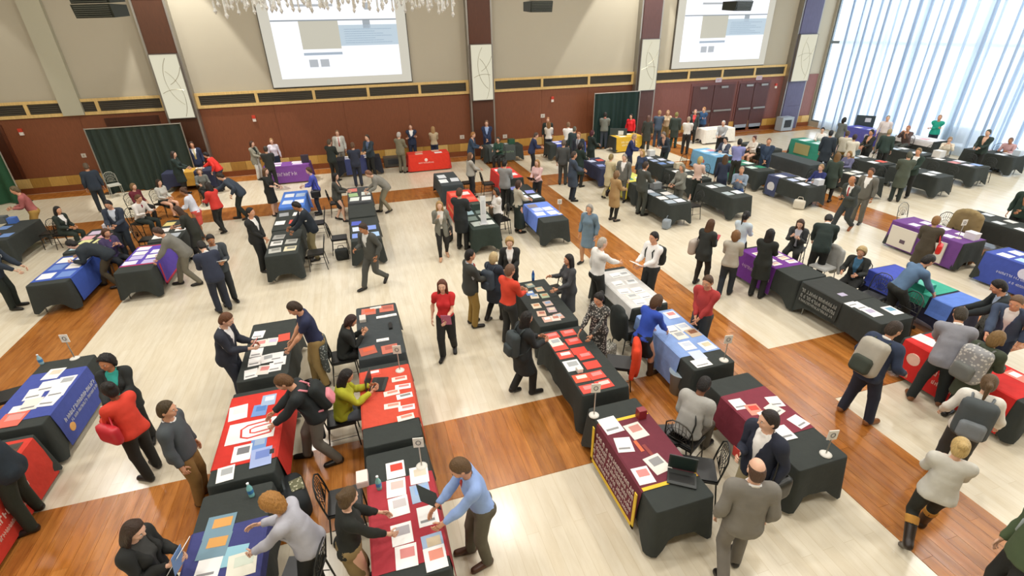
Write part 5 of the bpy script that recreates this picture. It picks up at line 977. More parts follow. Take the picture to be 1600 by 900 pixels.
q = p(1507, 684, 1.68, 345, 'f', 'bun', '#d8b878', 'sweater', '#c9c7bd', 'leggings', '#23251f', 'blonde woman in pale grey sweater and black boots walking away', 'front', 'walk', 2, skin=0, boots=True, shoe='#2c211a')
for i in (0, 1):
    V_, F_ = snet(lambda pp: np.maximum(rcone(pp, ((-.1, .1)[i], -.014, .33), ((-.1, .1)[i], -.006, .43), .072, .078), np.maximum(.32-pp[:, 2], pp[:, 2]-.43)), ((-.1, .1)[i]-.1, -.11, .29), ((-.1, .1)[i]+.1, .1, .46), .018); Wn = np.zeros((len(V_), 17)); Wn[:, 13+i] = 1
    link('knit_cuff', fast_mesh('knit_cuff', skin_to(V_, Wn, q['J'], q['R'], q['P'])*q['sc'], F_, [mat('cloth', '#c08a3c')]), q['root'])
q = p(1552, 585, 1.7, 352, 'f', 'pony', '#6a5236', 'sweater', '#e2ded4', 'pants', '#3a3a38', 'woman in cream sweater with dark backpack at right edge', ((.3, .2, .95), (-.3, .16, .95)), 'stand', 8, skin=0); backpack(q, '#4a5052', 'dark grey backpack on the woman in cream sweater', '#7a8084', 1.25)
q = p(1662, 782, 1.76, 300, 'm', 'short', hB, 'sweater', '#4c5c40', 'pants', BK, 'person in green jacket cut by the right picture edge', 'down'); backpack(q, '#6f7c68', 'green grey backpack at the right picture edge', '#9aa4a4')
q = p(1405, 502, 1.82, 25, 'm', 'short', '#3a2c20', 'suit', '#2c3850', 'pants', '#262e40', 'man in blue suit with grey backpack at the red banner', ((.3, .2, 1.0), (-.25, .2, .98)), 'wide', 16, skin=1, shirt=WH, shoe='#8a5a34', hy=15); backpack(q, '#b0aa9c', 'round pale grey backpack on the man in blue suit', '#3c4238', 1.32)
p(1506, 479, 1.8, 52, 'm', 'short', '#3a3020', 'suit', '#8f9098', 'pants', '#20282a', 'man in pale grey blazer leaning over the red table', ((.22, .3, .92), (-.1, .46, .95)), 'wide', 24, skin=1, shirt=WH, shoe='#7a4c2a', hp=20)
q = p(1566, 517, 1.68, 25, 'f', 'bob', '#8a6a3c', 'coat', '#3c4434', 'leggings', BK, 'woman in olive coat with patterned grey backpack at right', 'front', 'stand', 8); backpack(q, '#8f8f90', 'grey floral patterned backpack on the woman in olive coat', '#6a6c68', 1.3, '#c8c6c0')
p(1557, 437, 1.82, 318, 'm', 'short', hD, 'suit', '#222a2c', 'pants', BK, 'man in black suit reaching over the blue cloth at right', ((.2, .42, 1.0), (-.12, .48, 1.02)), 'stand', 22, skin=1, shirt='#a8b8d0', hp=14)
p(1460, 399, 1.8, 105, 'm', 'short', hD, 'shirt', '#5c7898', 'pants', '#2e302c', 'man in slate blue shirt bending over the teal cloth', 'table', 'lunge', 36, skin=1, hp=10)
p(1592, 463, 1.78, 255, 'm', 'short', '#7a6048', 'suit', '#3c4a62', 'pants', NV, 'man in blue grey suit reaching left at right picture edge', 'reachR', 'stand', 20, skin=1, shirt=WH)
q = p(1348, 386, 1.68, 248, 'f', 'curly', '#cdb27c', 'opencoat', '#272a28', 'pants', BK, 'blonde woman in black jacket and blue top seated behind white papers', 'desk', 'sit', 6, skin=1, shirt='#3f6c8c'); chair_for(q, 'black metal chair under the seated blonde woman')
q = p(1252, 343, 1.68, 238, 'f', 'long', '#4a3020', 'suit', '#3a3d3e', 'pants', BK, 'brown haired woman in charcoal jacket seated behind the purple table', 'deskread', 'sit', 14, skin=0, shirt='#c8c8d0'); chair_for(q, 'black metal chair under the woman in charcoal jacket')
p(1206, 357, 1.7, 62, 'f', 'verylong', hD, 'coat', '#242824', 'pants', BK, 'woman with long black hair and black coat queuing at purple table', 'front', skin=4)
p(1179, 334, 1.68, 68, 'f', 'pony', hD, 'blouse', '#c4d2dc', 'pants', '#262624', 'woman in pale blue blouse queuing at the purple table', 'front', 'step', 4, skin=4, shoe='#5a3a26')
p(1152, 359, 1.66, 48, 'f', 'bob', '#8a6238', 'sweater', '#b0aa9c', 'pants', '#262c34', 'woman in beige sweater and dark jeans seen from behind', 'front', 'step', 4)
q = p(1113, 342, 1.7, 72, 'f', 'verylong', '#5a3a20', 'opencoat', '#2c302e', 'leggings', '#2a2622', 'woman with long brown hair holding a pink phone', 'phone', 'contra', 4, shirt=BK); handbag(q, '#b8aca0', 'large beige bag on the shoulder of woman with pink phone', 'L', .2, 1.5, '#3a3834'); held(q, 'phone', 'pink phone held by the long brown haired woman', 'phone', '#e0707a', (.08, .15), 60, 'R')
p(1296, 336, 1.8, 48, 'm', 'short', hD, 'suit', '#23302c', 'pants', BK, 'man in black suit bending away beside the purple table', 'table', 'stand', 34, shirt=WH, hp=35)
p(1332, 275, 1.8, 215, 'm', 'bald', '#6a4a38', 'suit', '#3a3f3c', 'pants', '#33383a', 'man in dark suit with red tie striding left near the window', 'holdL', 'walk', 14, skin=2, shirt=WH, tie='#a83a3c', shoe='#8a4a24')
p(1363, 262, 1.78, 200, 'm', 'short', '#5a3a28', 'suit', '#6a6860', 'pants', '#6a6860', 'man in grey suit behind the striding man near window', 'down', 'stand', skin=2, shirt=WH)
q = p(1466, 337, 1.68, 62, 'f', 'short', '#9a7040', 'coat', '#4a4234', 'pants', '#3c3428', 'person in brown coat with red gloves before the purple cover', 'front', 'step', 4); handbag(q, '#d8281e', 'bright red bag carried before the purple table', 'R', .2, .9)
p(1604, 288, 1.78, 262, 'm', 'short', '#6a6a64', 'suit', '#26382e', 'pants', BK, 'person in dark green jacket at the far right edge', 'reachL', skin=2, lod=1)
# centre
q = p(686, 314, 1.7, 178, 'f', 'long', '#b8925a', 'opencoat', '#77766c', 'leggings', '#23211f', 'blonde woman in grey blazer walking toward camera on open floor', 'strap', 'step', shirt='#d8d4cc', shoe='#c89a78'); handbag(q, '#24262a', 'black handbag at the side of woman in grey blazer', 'L', .3, .8)
p(718, 293, 1.84, 30, 'm', 'short', '#5a3c28', 'coat', '#23282a', 'pants', BK, 'tall person in black coat seen from behind at dark green table', 'front')
p(763, 294, 1.66, 262, 'f', 'bob', hD, 'blouse', '#e0dcd8', 'pants', BK, 'woman in white top behind the dark green table', 'cross', skin=2)
p(789, 249, 1.8, 25, 'm', 'short', hD, 'suit', '#8a8a88', 'pants', BK, 'man in grey blazer seen from behind at the red runner', 'front')
p(811, 281, 1.68, 82, 'f', 'bob', '#4a3020', 'blouse', '#b8b09c', 'longskirt', '#26302a', 'woman in beige blouse and long dark skirt beside bright blue runner', 'front', skin=1)
q = p(839, 249, 1.66, 230, 'f', 'long', '#a8804c', 'blouse', '#d8b4b0', 'pants', '#26282a', 'woman in pink blouse holding a dark laptop on cherry strip', 'front', skin=0); held(q, 'folder', 'dark folder held by the woman in pink blouse', 'folder', '#23262a', (.3, .24), 40)
p(898, 236, 1.82, 100, 'm', 'short', '#4a4038', 'coat', '#3c4858', 'pants', '#26303c', 'man in long slate blue coat standing on the maple floor', 'front', skin=1)
p(921, 319, 1.68, 205, 'f', 'bob', '#a8a49a', 'coat', '#6a8090', 'leggings', '#b88a68', 'grey haired person in blue denim coat walking on cherry strip', 'down', 'step', skin=1)
p(1019, 251, 1.82, 82, 'm', 'short', '#3a2a1e', 'suit', '#454944', 'pants', '#42463f', 'man in dark grey green suit beside lime yellow table', 'holdR', 'stand', shirt=WH, skin=1)
q = p(965, 266, 1.68, 78, 'f', 'bob', '#8a6a48', 'coat', '#a8895c', 'leggings', BK, 'woman in tan coat at the lime yellow table', 'front'); handbag(q, '#26262a', 'black bag on shoulder of woman in tan coat', 'L', .25, .8)
p(956, 240, 1.68, 70, 'f', 'short', '#9a8858', 'coat', '#c8bc98', 'pants', '#b8ac88', 'person in pale beige coat and trousers right of navy table', 'front', 'step')
p(993, 234, 1.68, 250, 'f', 'long', '#c09a5c', 'blouse', '#34405c', 'pants', NV, 'blonde woman in navy blouse behind lime yellow table', 'down'); p(980, 240, 1.74, 200, 'm', 'short', hG, 'suit', '#6a6a64', 'pants', '#55554f', 'grey haired man in grey suit behind the tan coated woman', 'down', shirt=WH)
p(1066, 256, 1.68, 260, 'f', 'bob', '#8f8874', 'sweater', '#7c7c72', 'pants', '#5c5c54', 'grey haired woman in grey cardigan behind grey blue flyers', 'front', skin=1)
p(1099, 245, 1.68, 25, 'f', 'bob', '#c8b070', 'blouse', '#d8b8a8', 'longskirt', '#222a26', 'blonde woman in pink blouse and long black skirt', 'front', 'step', shoe='#e8e8e8')
p(1127, 242, 1.7, 5, 'f', 'verylong', '#5a4026', 'longdress', '#2c3448', 'leggings', '#26304a', 'woman in navy dress with long brown hair seen from behind', 'holdR')
q = p(1160, 260, 1.76, 225, 'm', 'buzz', '#b89a80', 'shirt', '#8a9aac', 'pants', '#2f4a7a', 'man in grey blue shirt with lanyard seated behind black table', 'deskread', 'sit', 5, skin=1); chair_for(q, 'black metal chair under the man with lanyard')
p(1160, 216, 1.8, 5, 'm', 'short', hD, 'shirt', '#8a8ec4', 'pants', '#2a2c26', 'man in lavender shirt and black trousers seen from behind', 'front')
p(1197, 216, 1.8, 182, 'm', 'buzz', '#7a5a4a', 'suit', '#2a3a50', 'pants', '#2a3648', 'man in navy suit standing with clasped hands behind green cloth', 'clasp', skin=1, shirt='#3a4a60')
q = p(1124, 215, 1.74, 215, 'm', 'short', hD, 'suit', '#4a5060', 'pants', NV, 'man in grey jacket seated behind light blue cover', 'desk', 'sit', 5, shirt=WH); chair_for(q, 'black metal chair under man in grey jacket behind light blue cover')
q = p(1179, 212, 1.66, 215, 'f', 'bun', '#5a2a24', 'blouse', '#e0d8cc', 'skirt', '#6a5a44', 'woman in cream blouse seated near the white paper table', 'desk', 'sit', 3); chair_for(q, 'black metal chair under woman in cream blouse')
# left cluster
q = p(20, 291, 1.82, 250, 'm', 'short', '#6a5a3c', 'shirt', '#a8605c', 'pants', '#b08a44', 'man in faded pink shirt and khaki trousers at far left', 'front', 'step', 14, skin=1, shoe='#5c4a34', foot=(70, 374))
q = p(88, 322, 1.66, 110, 'f', 'long', hD, 'suit', '#26302a', 'pants', '#222c24', 'dark haired woman in black suit seated at far left', 'lap', 'sit', 4, shirt=WH, skin=1); chair_for(q, 'black metal chair under woman in black suit at far left')
p(-14, 374, 1.8, 92, 'm', 'short', hD, 'suit', '#26303c', 'pants', '#1f2620', 'man in dark suit leaning in from the left picture edge', ((.15, .5, .92), (-.12, .5, .9)), 'stand', 20, shirt=WH)
p(0, 0, 1.8, 272, 'm', 'short', hD, 'suit', '#252d33', 'pants', '#4a4230', 'man in dark jacket bent far over the blue runner at left', 'table', 'lunge', 72, foot=(143, 452), hp=-10)
q = p(164, 357, 1.7, 128, 'f', 'bob', '#5a3820', 'sweater', '#473c60', 'pants', '#22262c', 'woman in purple sweater seated between the left tables', 'deskread', 'sit', 10, skin=1, tie='#b03a5c'); chair_for(q, 'metal chair under the woman in purple sweater', '#6a6660')
p(239, 356, 1.8, 262, 'm', 'short', '#4a3426', 'suit', '#7a7870', 'pants', '#6f6a5c', 'man in grey suit bending over the violet runner', 'table', 'lunge', 36, skin=1, shirt=WH, hp=4)
p(150, 315, 1.78, 205, 'm', 'short', hD, 'suit', '#323a48', 'pants', '#2c343c', 'man in blue grey suit standing behind the colourful leaflets', 'front', 'stand', 8, shirt='#d0d8e4', skin=1, hp=18)
q = p(216, 304, 1.76, 115, 'm', 'short', '#6a4a2c', 'shirt', '#e4e0da', 'pants', '#26302c', 'man in white shirt with burgundy tie seated at left', 'desk', 'sit', 16, skin=1, tie='#8a1f38'); chair_for(q, 'black metal chair under man with burgundy tie')
q = p(207, 286, 1.66, 120, 'f', 'bob', '#8a6a44', 'blouse', '#6a2430', 'pants', BK, 'woman in burgundy blouse seated behind the burgundy tie man', 'lap', 'sit', 4); chair_for(q, 'black metal chair under woman in burgundy blouse')
q = p(247, 280, 1.66, 120, 'f', 'long', '#3a281c', 'blouse', '#c4c4bc', 'skirt', '#1f2a26', 'dark haired woman in pale grey blouse seated at left rear', 'lap', 'sit', 4); chair_for(q, 'black metal chair under woman in pale grey blouse')
p(281, 294, 1.7, 272, 'f', 'bun', '#5a3c28', 'blouse', '#d8dae4', 'skirt', '#d8584c', 'woman in white blouse and coral skirt at left', 'front', 'stand', 12, skin=2, shoe='#b87a54')
p(272, 322, 1.7, 272, 'f', 'verylong', '#4a3220', 'dress', '#2c2e26', 'leggings', BK, 'woman in black dress with long brown hair leaning at left', 'front', 'step', 20, skin=1)
p(322, 284, 1.7, 320, 'f', 'long', '#2a2018', 'sweater', '#d43a30', 'pants', '#23221f', 'woman in red jacket with dark hair in the left crowd', 'front', 'step', 6)
p(318, 238, 1.68, 280, 'f', 'short', hD, 'sweater', '#e0342a', 'pants', NV, 'person in bright red sweater near the black curtain', 'reachR', 'stand', 30)
q = p(310, 263, 1.66, 175, 'f', 'bob', '#8a7050', 'blouse', '#6a6c66', 'pants', BK, 'woman with light brown hair seated in the left crowd', 'desk', 'sit', 4); chair_for(q, 'black metal chair under light brown haired woman in left crowd')
p(338, 271, 1.86, 272, 'm', 'short', '#3a2c20', 'suit', '#39434f', 'pants', '#232a26', 'tall man in slate suit bending left in the crowd', 'reachR', 'step', 42)
p(270, 236, 1.74, 95, 'f', 'verylong', '#3a2c26', 'coat', '#20302c', 'pants', BK, 'person with long dark hair in black before the curtain', 'front'); p(298, 221, 1.8, 182, 'm', 'short', '#4a3424', 'suit', '#2a3450', 'pants', NV, 'man in navy suit with pale yellow tie behind navy table', 'down', shirt=WH, tie='#d8c88a', skin=1)
p(132, 254, 1.8, 2, 'm', 'buzz', '#6a5a48', 'suit', '#2c3744', 'pants', '#232a30', 'man in navy jacket standing at the wall by left curtain', 'down', skin=1)
# back row
p(393, 220, 1.68, 120, 'f', 'bob', '#4a3020', 'opencoat', '#8f8c7c', 'pants', '#d8d6cf', 'woman in beige jacket and white trousers left of purple table', 'front', shirt='#26302c'); p(423, 216, 1.7, 182, 'f', 'short', '#b08a5c', 'shirt', '#d8d2dc', 'pants', NV, 'person in pale lavender shirt behind the purple table', 'down')
p(414, 228, 1.74, 5, 'm', 'short', '#3c342a', 'suit', '#2a2c2a', 'pants', BK, 'person in black seen from behind at purple table', 'front'); p(414, 262, 1.7, 112, 'f', 'verylong', '#6a4a2c', 'dress', '#23241f', None, BK, 'woman in black dress with long brown hair by bright blue table', 'front')
q = p(480, 261, 1.7, 268, 'f', 'short', '#5a3c28', 'blouse', '#4f58b8', 'pants', '#2f3440', 'woman in violet blue blouse behind the bright blue table', 'front', 'stand', 8); handbag(q, '#222224', 'black bag hanging behind woman in violet blue', 'L', .35, 1.)
p(524, 270, 1.68, 102, 'f', 'long', hD, 'suit', '#45453f', 'skirt', '#222426', 'woman in charcoal cardigan and black skirt left of white covered end', 'front', 'step', 4); p(571, 267, 1.8, 268, 'm', 'short', '#8a5c40', 'suit', '#85837a', 'pants', '#837c66', 'man in light grey suit bending over the white covered end', 'table', 'step', 52, hp=0)
p(526, 203, 1.8, 180, 'm', 'short', '#8a6a4c', 'suit', '#c0beb4', 'pants', GR, 'man in pale grey suit with pink tie behind navy table', 'down', shirt=WH, tie='#c87a70'); p(514, 217, 1.78, 35, 'm', 'short', '#5a4a38', 'suit', '#252c28', 'pants', BK, 'person in black coat at left end of navy back table', 'front')
p(550, 222, 1.8, 2, 'm', 'short', '#6a4c34', 'suit', '#2c3242', 'pants', '#282d3a', 'man in navy suit seen from behind at back table', 'front'); p(572, 208, 1.8, 222, 'm', 'short', '#4a3a2c', 'suit', '#2f3a42', 'longskirt' if 0 else 'pants', BK, 'man in dark slate suit right of the navy back table', 'front', shirt='#5a6a8a')
p(639, 191, 1.82, 182, 'm', 'short', '#7a4a30', 'suit', '#2c3850', 'pants', NV, 'man in navy jacket and white shirt behind the red table', 'cross', shirt=WH); p(623, 206, 1.8, 35, 'm', 'short', '#c8c0b8', 'suit', '#79745f', 'pants', '#6f6a58', 'white haired man in olive grey suit at the red table', 'front')
p(676, 197, 1.72, 2, 'f', 'long', '#b08a58', 'blouse', '#b8a888', 'pants', '#2f3a54', 'woman in tan vest and jeans seen from behind at red table', 'front'); p(760, 188, 1.84, 182, 'm', 'short', '#8a6a50', 'suit', '#2a3654', 'pants', '#232c44', 'man in navy suit standing before the second column', 'clasp', shirt='#9ab0d8')
q = p(740, 206, 1.76, 115, 'm', 'short', '#a8743c', 'suit', '#2f4258', 'pants', BK, 'man in blue black jacket left of the dark grey table', 'front', 'stand', 10); q = p(778, 214, 1.7, 200, 'f', 'bob', '#3a3c34', 'sweater', '#2a4a3c', 'pants', BK, 'person in dark green seated behind the dark grey table', 'desk', 'sit', 4); chair_for(q, 'black metal chair under person in dark green')
p(735, 238, 1.7, 85, 'f', 'long', '#7a5638', 'sweater', '#a8a49a', 'pants', '#26262a', 'woman in grey white sweater by the red runner', 'front'); p(856, 183, 1.76, 182, 'm', 'short', '#b07a50', 'suit', '#2a3430', 'pants', BK, 'man in dark jacket behind the blue covered table', 'down')
p(861, 191, 1.68, 5, 'f', 'verylong', '#8a6030', 'blouse', '#dcd4c8', 'pants', '#3a3c44', 'woman in cream top with long brown hair at blue cover', 'front'); p(882, 188, 1.78, 8, 'm', 'short', '#8a6a4c', 'shirt', '#f0eeea', 'pants', '#3a3a38', 'man in bright white shirt seen from behind at blue cover', 'front')
q = p(839, 207, 1.72, 100, 'm', 'short', '#5a4a40', 'suit', '#2a3658', 'pants', '#23282a', 'person in navy left of the blue covered back table', 'front', 'stand', 16); p(898, 197, 1.78, 12, 'm', 'buzz', '#6a6a5c', 'suit', '#304044', 'pants', BK, 'man in dark teal jacket right of the white shirted man', 'down')
p(904, 206, 1.8, 200, 'm', 'short', '#b07850', 'suit', '#2c3440', 'pants', NV, 'man in dark jacket and grey tie facing camera', 'down', shirt='#9aa0a8', tie='#6a6a70'); p(881, 218, 1.8, 10, 'm', 'short', '#6a5c50', 'suit', '#474a4a', 'pants', '#3f4242', 'man in charcoal suit seen from behind left of slate coat', 'down')
p(908, 222, 1.76, 70, 'f', 'bob', hD, 'coat', '#20302a', 'pants', BK, 'person in black coat behind the slate coated man', 'front'); p(946, 175, 1.84, 4, 'm', 'short', '#241c18', 'sweater', '#74776f', 'pants', '#3c4450', 'man in grey sweater seen from behind before the dark curtain', 'front', shirt='#c84a40')
p(926, 203, 1.72, 80, 'f', 'bob', '#5a2430', 'coat', '#23302c', 'pants', BK, 'person in black with burgundy scarf near dark curtain', 'front'); p(987, 178, 1.7, 200, 'f', 'bob', hD, 'sweater', '#e0242c', 'pants', '#222a30', 'dark haired woman in vivid red before the dark curtain', 'down')
p(993, 209, 1.74, 130, 'm', 'short', '#b8a084', 'suit', '#28325c', 'pants', NV, 'man in navy jacket below the yellow cover', 'front', 'stand', 12); p(1014, 180, 1.76, 5, 'f', 'long', '#6a4a40', 'coat', '#363a36', 'pants', '#33352f', 'person in long charcoal coat seen from behind near third column', 'down')
p(1031, 172, 1.84, 355, 'm', 'short', '#b08a60', 'suit', '#46566a', 'pants', '#3c4858', 'man in slate blue suit seen from behind near third column', 'front'); p(1044, 172, 1.76, 190, 'f', 'long', '#c09a70', 'blouse', '#c8b090', 'pants', '#8a7448', 'woman in tan top facing the slate suited man', 'down')
p(1058, 175, 1.78, 10, 'm', 'short', '#8a8448', 'coat', '#35403a', 'pants', '#23403c', 'person in dark green coat left of white shirted man by doors', 'down'); p(1077, 182, 1.78, 5, 'm', 'short', '#a8927c', 'shirt', '#dcdad4', 'pants', '#26282a', 'man in white shirt seen from behind left of white table', 'front')
p(1087, 171, 1.74, 190, 'f', 'short', '#d0a090', 'opencoat', '#3a4244', 'pants', BK, 'woman in dark jacket with red scarf by the doors', 'down', shirt='#d84848'); p(1110, 169, 1.78, 215, 'm', 'short', '#c08a58', 'sweater', '#2c5078', 'pants', NV, 'man in blue sweater behind the white table', 'cross')
p(1131, 188, 1.72, 200, 'm', 'buzz', '#d0d0cc', 'shirt', '#a8acae', 'pants', '#23282a', 'person in grey shirt at right end of white table', 'front'); p(1036, 206, 1.78, 250, 'm', 'short', '#7a7068', 'suit', '#333c46', 'pants', '#23302f', 'man in dark suit leaning left below the crowd near third column', 'front', 'stand', 24)
# right rear block
q = p(1274, 200, 1.68, 185, 'f', 'short', hD, 'blouse', '#e6e2dc', 'pants', BK, 'person in white top seated behind the teal cover', 'desk', 'sit', 4); chair_for(q, 'black metal chair under person in white top behind teal cover'); p(1300, 203, 1.78, 4, 'm', 'short', '#23262a', 'coat', '#2c3640', 'pants', NV, 'person in long navy coat seen from behind right of teal cover', 'down')
p(1321, 183, 1.74, 92, 'f', 'bob', hD, 'suit', '#6a6f6c', 'pants', '#5a605c', 'dark haired person in grey jacket by the curtain', 'front', skin=2); p(1326, 204, 1.7, 6, 'm', 'short', '#5a4a38', 'sweater', '#c8c2b0', 'pants', '#a8843c', 'person in cream sweater and khaki trousers seen from behind', 'front')
p(1351, 208, 1.72, 4, 'f', 'short', '#3a2a24', 'sweater', '#dcd6c4', 'pants', '#b88a54', 'person in ivory sweater seen from behind at window side', 'front'); p(1363, 202, 1.72, 270, 'f', 'short', hD, 'suit', '#2a2c28', 'pants', BK, 'dark haired person in black facing left by violet cover', 'front', skin=1)
q = p(1389, 180, 1.78, 185, 'm', 'buzz', '#a8a49a', 'shirt', '#dcd4d4', 'pants', GR, 'man in white shirt behind the violet blue cover', 'down', skin=0); p(1392, 201, 1.76, 5, 'm', 'short', '#b09a70', 'suit', '#33443e', 'pants', BK, 'blond man in dark green jacket seen from behind', 'down')
q = p(1420, 196, 1.76, 262, 'm', 'buzz', '#b87a60', 'suit', '#5a4844', 'pants', '#4a4c46', 'bald man in brown jacket seated before the curtains', 'front', 'sit', 10, skin=1); chair_for(q, 'black metal chair under the bald man in brown'); p(1460, 180, 1.78, 192, 'm', 'buzz', '#b88a68', 'sweater', '#1f9c84', 'pants', '#222c3a', 'man in bright green shirt with folded arms before curtains', 'cross', skin=1)
p(1311, 238, 1.74, 8, 'f', 'verylong', '#7a5a30', 'coat', '#36443c', 'leggings', BK, 'person with long brown hair and dark green coat in right block', 'down'); q = p(1278, 257, 1.7, 258, 'f', 'short', '#b09068', 'blouse', '#2a3268', 'pants', NV, 'person in navy seated behind navy banner table', 'desk', 'sit', 4); chair_for(q, 'black metal chair under person in navy behind banner')
q = p(1326, 236, 1.68, 215, 'f', 'bob', '#9a7a48', 'sweater', '#6a6a88', 'pants', NV, 'person in grey violet sweater seated in right block', 'desk', 'sit', 4); chair_for(q, 'black metal chair under person in grey violet sweater'); p(1437, 231, 1.76, 200, 'm', 'short', '#8a7048', 'suit', '#24362e', 'pants', BK, 'man in dark green jacket behind nearest window row table', 'front', skin=1, shirt=WH)
p(1423, 236, 1.76, 350, 'm', 'buzz', '#5a5c4c', 'coat', '#4c5448', 'pants', '#26302c', 'person in olive coat seen from behind at window row', 'front'); q = p(1486, 214, 1.72, 235, 'f', 'short', '#a88a68', 'blouse', '#e0d6c2', 'pants', GR, 'person in cream top at the second window row', 'front', 'sit', 12); chair_for(q, 'black metal chair under person in cream at window row')
p(1546, 202, 1.78, 265, 'm', 'short', '#4a4c40', 'suit', '#26352f', 'pants', BK, 'man in dark suit side on before curtains at right', 'front'); q = p(1579, 215, 1.72, 262, 'm', 'buzz', '#8a6a58', 'shirt', '#c8a0a0', 'pants', GR, 'bald man in pink shirt leaning at right edge table', 'desk', 'sit', 16, skin=2); chair_for(q, 'black metal chair under the bald man in pink')
# ------------------------------------------------------------------ loose chairs, coats, bags and bins
def at0(px, py, z=0): v = at(px, py, z); return v[0], v[1]
x, y = at0(1048, 660, .7); chair(x, y, 285, 'black metal fan back chair behind the maroon cover')
x, y = at0(1097, 712, .7); chair(x, y, 300, 'black metal fan back chair beside the black bag and navy blazer man')
x, y = at0(14, 606, .6); chair(x, y, 75, 'black metal chair left of the blue topped table', '#3a342c')
g = at_y(177, 287, 23.35); chair(g[0], 23.35, 150, 'pale grey chair in front of the black wall curtain', '#a8a89c', '#b8b8ac')
x, y = at0(1425, 330, .75); chair(x, y, 180, 'silver grey chair behind the purple covered table', '#8f8f88', '#a8a8a0')
x, y = at0(1368, 444, .75); chair(x, y, 262, 'dark metal fan back chair beside the red folder on white paper table', '#4a4d4a'); x, y = at0(1410, 472, .75); chair(x, y, 275, 'dark metal fan back chair at near end of white paper table', '#4a4d4a')
x, y = at0(538, 752, .75); x0 = (x, y)
x, y = at0(968, 556, .6); chair(x, y, 300, 'metal chair holding an orange red jacket', '#3a3a38'); draped_coat(x, y, 300, '#e0421e', 'orange red jacket draped over a chair behind red folders', 'jacket')
x, y = at0(985, 505, .55); chair(x, y, 88, 'metal chair under black coats beside pale grey table'); draped_coat(x, y, 88, '#232826', 'black coat draped on chair beside pale grey table')
x, y = at0(1500, 350, .8); chair(x, y, 262, 'chair under the tan fur coat'); draped_coat(x, y, 262, '#8f7c54', 'tan fuzzy fur coat draped over a chair behind purple cover', sc=1.15, fuzzy=True)
x, y = at0(784, 345, .4); chair(x, y, 80, 'chair holding a brown coat near bright blue runner'); draped_coat(x, y, 80, '#5a4a36', 'long brown coat draped over chair near bright blue runner')
x, y = at0(866, 450, .5); chair(x, y, 262, 'black chair behind the colourful leaflet table')
x, y = at0(1290, 402, .7); chair(x, y, 262, 'pale grey chair at near end of purple runner', '#a8a8a4', '#bcbcb8'); draped_coat(x, y, 262, '#a9a9a4', 'pale grey jacket draped over chair beside purple runner', 'jacket')
x, y = 10.35, 4.95; draped_coat(x, y, 300, '#6a6a64', 'grey striped coat draped beside the teal cloth', pat='#3a3c38'); chair(x, y, 300, 'chair under the grey striped coat')
x, y = at0(1058, 612); e = empty('waste_bin', (x, y, 0)); tag(e, 'grey blue plastic waste bin beside light blue table', 'bin'); MB().lathe([(.13, 0), (.17, .42), (.18, .43), (.175, .44), (.155, .43), (.12, .04)], n=18).obj('bin_body', mat('plastic', '#8fa0a8'), e, smooth=True); MB().lathe([(.176, .425), (.19, .435), (.19, .445), (.176, .45)], n=18).obj('rim', mat('plastic', '#a8b8c0'), e)
x, y = at0(455, 775, .25); e = empty('duffel_bag', (x, y, 0), .3); tag(e, 'black duffel bag on floor beside the U banner table', 'bag'); V, F = snet(rbox(.2, .32, .2, .12), (-.24, -.36, -.24), (.24, .36, .24), .035); link('bag_body', fast_mesh('bag_body', V+np.array([0, 0, .2]), F, [mat('cloth', '#23282a')]), e); MB().tube([(-.08, -.15, .36), (-.05, -.1, .5), (-.05, .1, .5), (-.08, .15, .36)], .014, 5).obj('handle', mat('cloth', '#3a4042'), e); MB().box((.1, .0, .39), (.16, .2, .04)).obj('folded_scarf', mat('pattern', '#6a6a4c', c2='#c8c4a8'), e)
x, y = at0(948, 560); e = empty('tote_bag', (x, y, 0), .5); tag(e, 'grey and white patterned tote on floor beneath orange red jacket', 'bag'); V, F = snet(rbox(.18, .12, .16, .06), (-.22, -.16, -.2), (.22, .16, .2), .03); link('bag_body', fast_mesh('bag_body', V+np.array([0, 0, .16]), F, [mat('pattern', '#8a887c', c2='#d8d4c8')]), e); MB().tube([(-.1, 0, .3), (-.06, 0, .42), (.06, 0, .42), (.1, 0, .3)], .01, 5).obj('handle', mat('cloth', '#6a685c'), e)
box_on(1440, 452, .752, (.3, .3, .14), '#2f9a82', 'teal box on the navy table right of white papers', lid='#4fb8a0'); sign(874, 334, 'small number sign at near end of bright blue runner', h=.3); sign(1497, 372, 'number sign on the purple covered table by window')

# dark display boards by the curtains, and more chairs, bags and boxes among the far tables
for px, py, h_, l_ in ((1487, 228, 1.2, 'dark grey display board before curtains left of the suited man'), (1521, 232, 1.15, 'dark grey display board before curtains beside the suited man'), (1346, 208, 1.25, 'dark display board with white patch left of violet cover'), (965, 224, 1.1, 'dark display board behind the yellow cover')):
    g = at(px, py, .35); e = empty('display_board', (g[0], g[1], 0), -math.atan2(g[0], g[1])); tag(e, l_, 'display board'); MB().box((0, 0, h_-.35), (.85, .04, .7)).obj('panel', mat('plastic', '#3a4648'), e); MB().box((.12, -.024, h_-.22), (.26, .008, .2)).obj('white_patch', mat('paper', '#d8dcdc'), e)
    for s_ in (-1, 1): MB().tube([(s_*.36, .02, h_), (s_*.4, .02, 0)], .015, 5).obj('leg', LEGM, e)
    MB().tube([(0, .03, h_-.1), (0, .45, 0)], .015, 5).obj('rear_leg', LEGM, e)
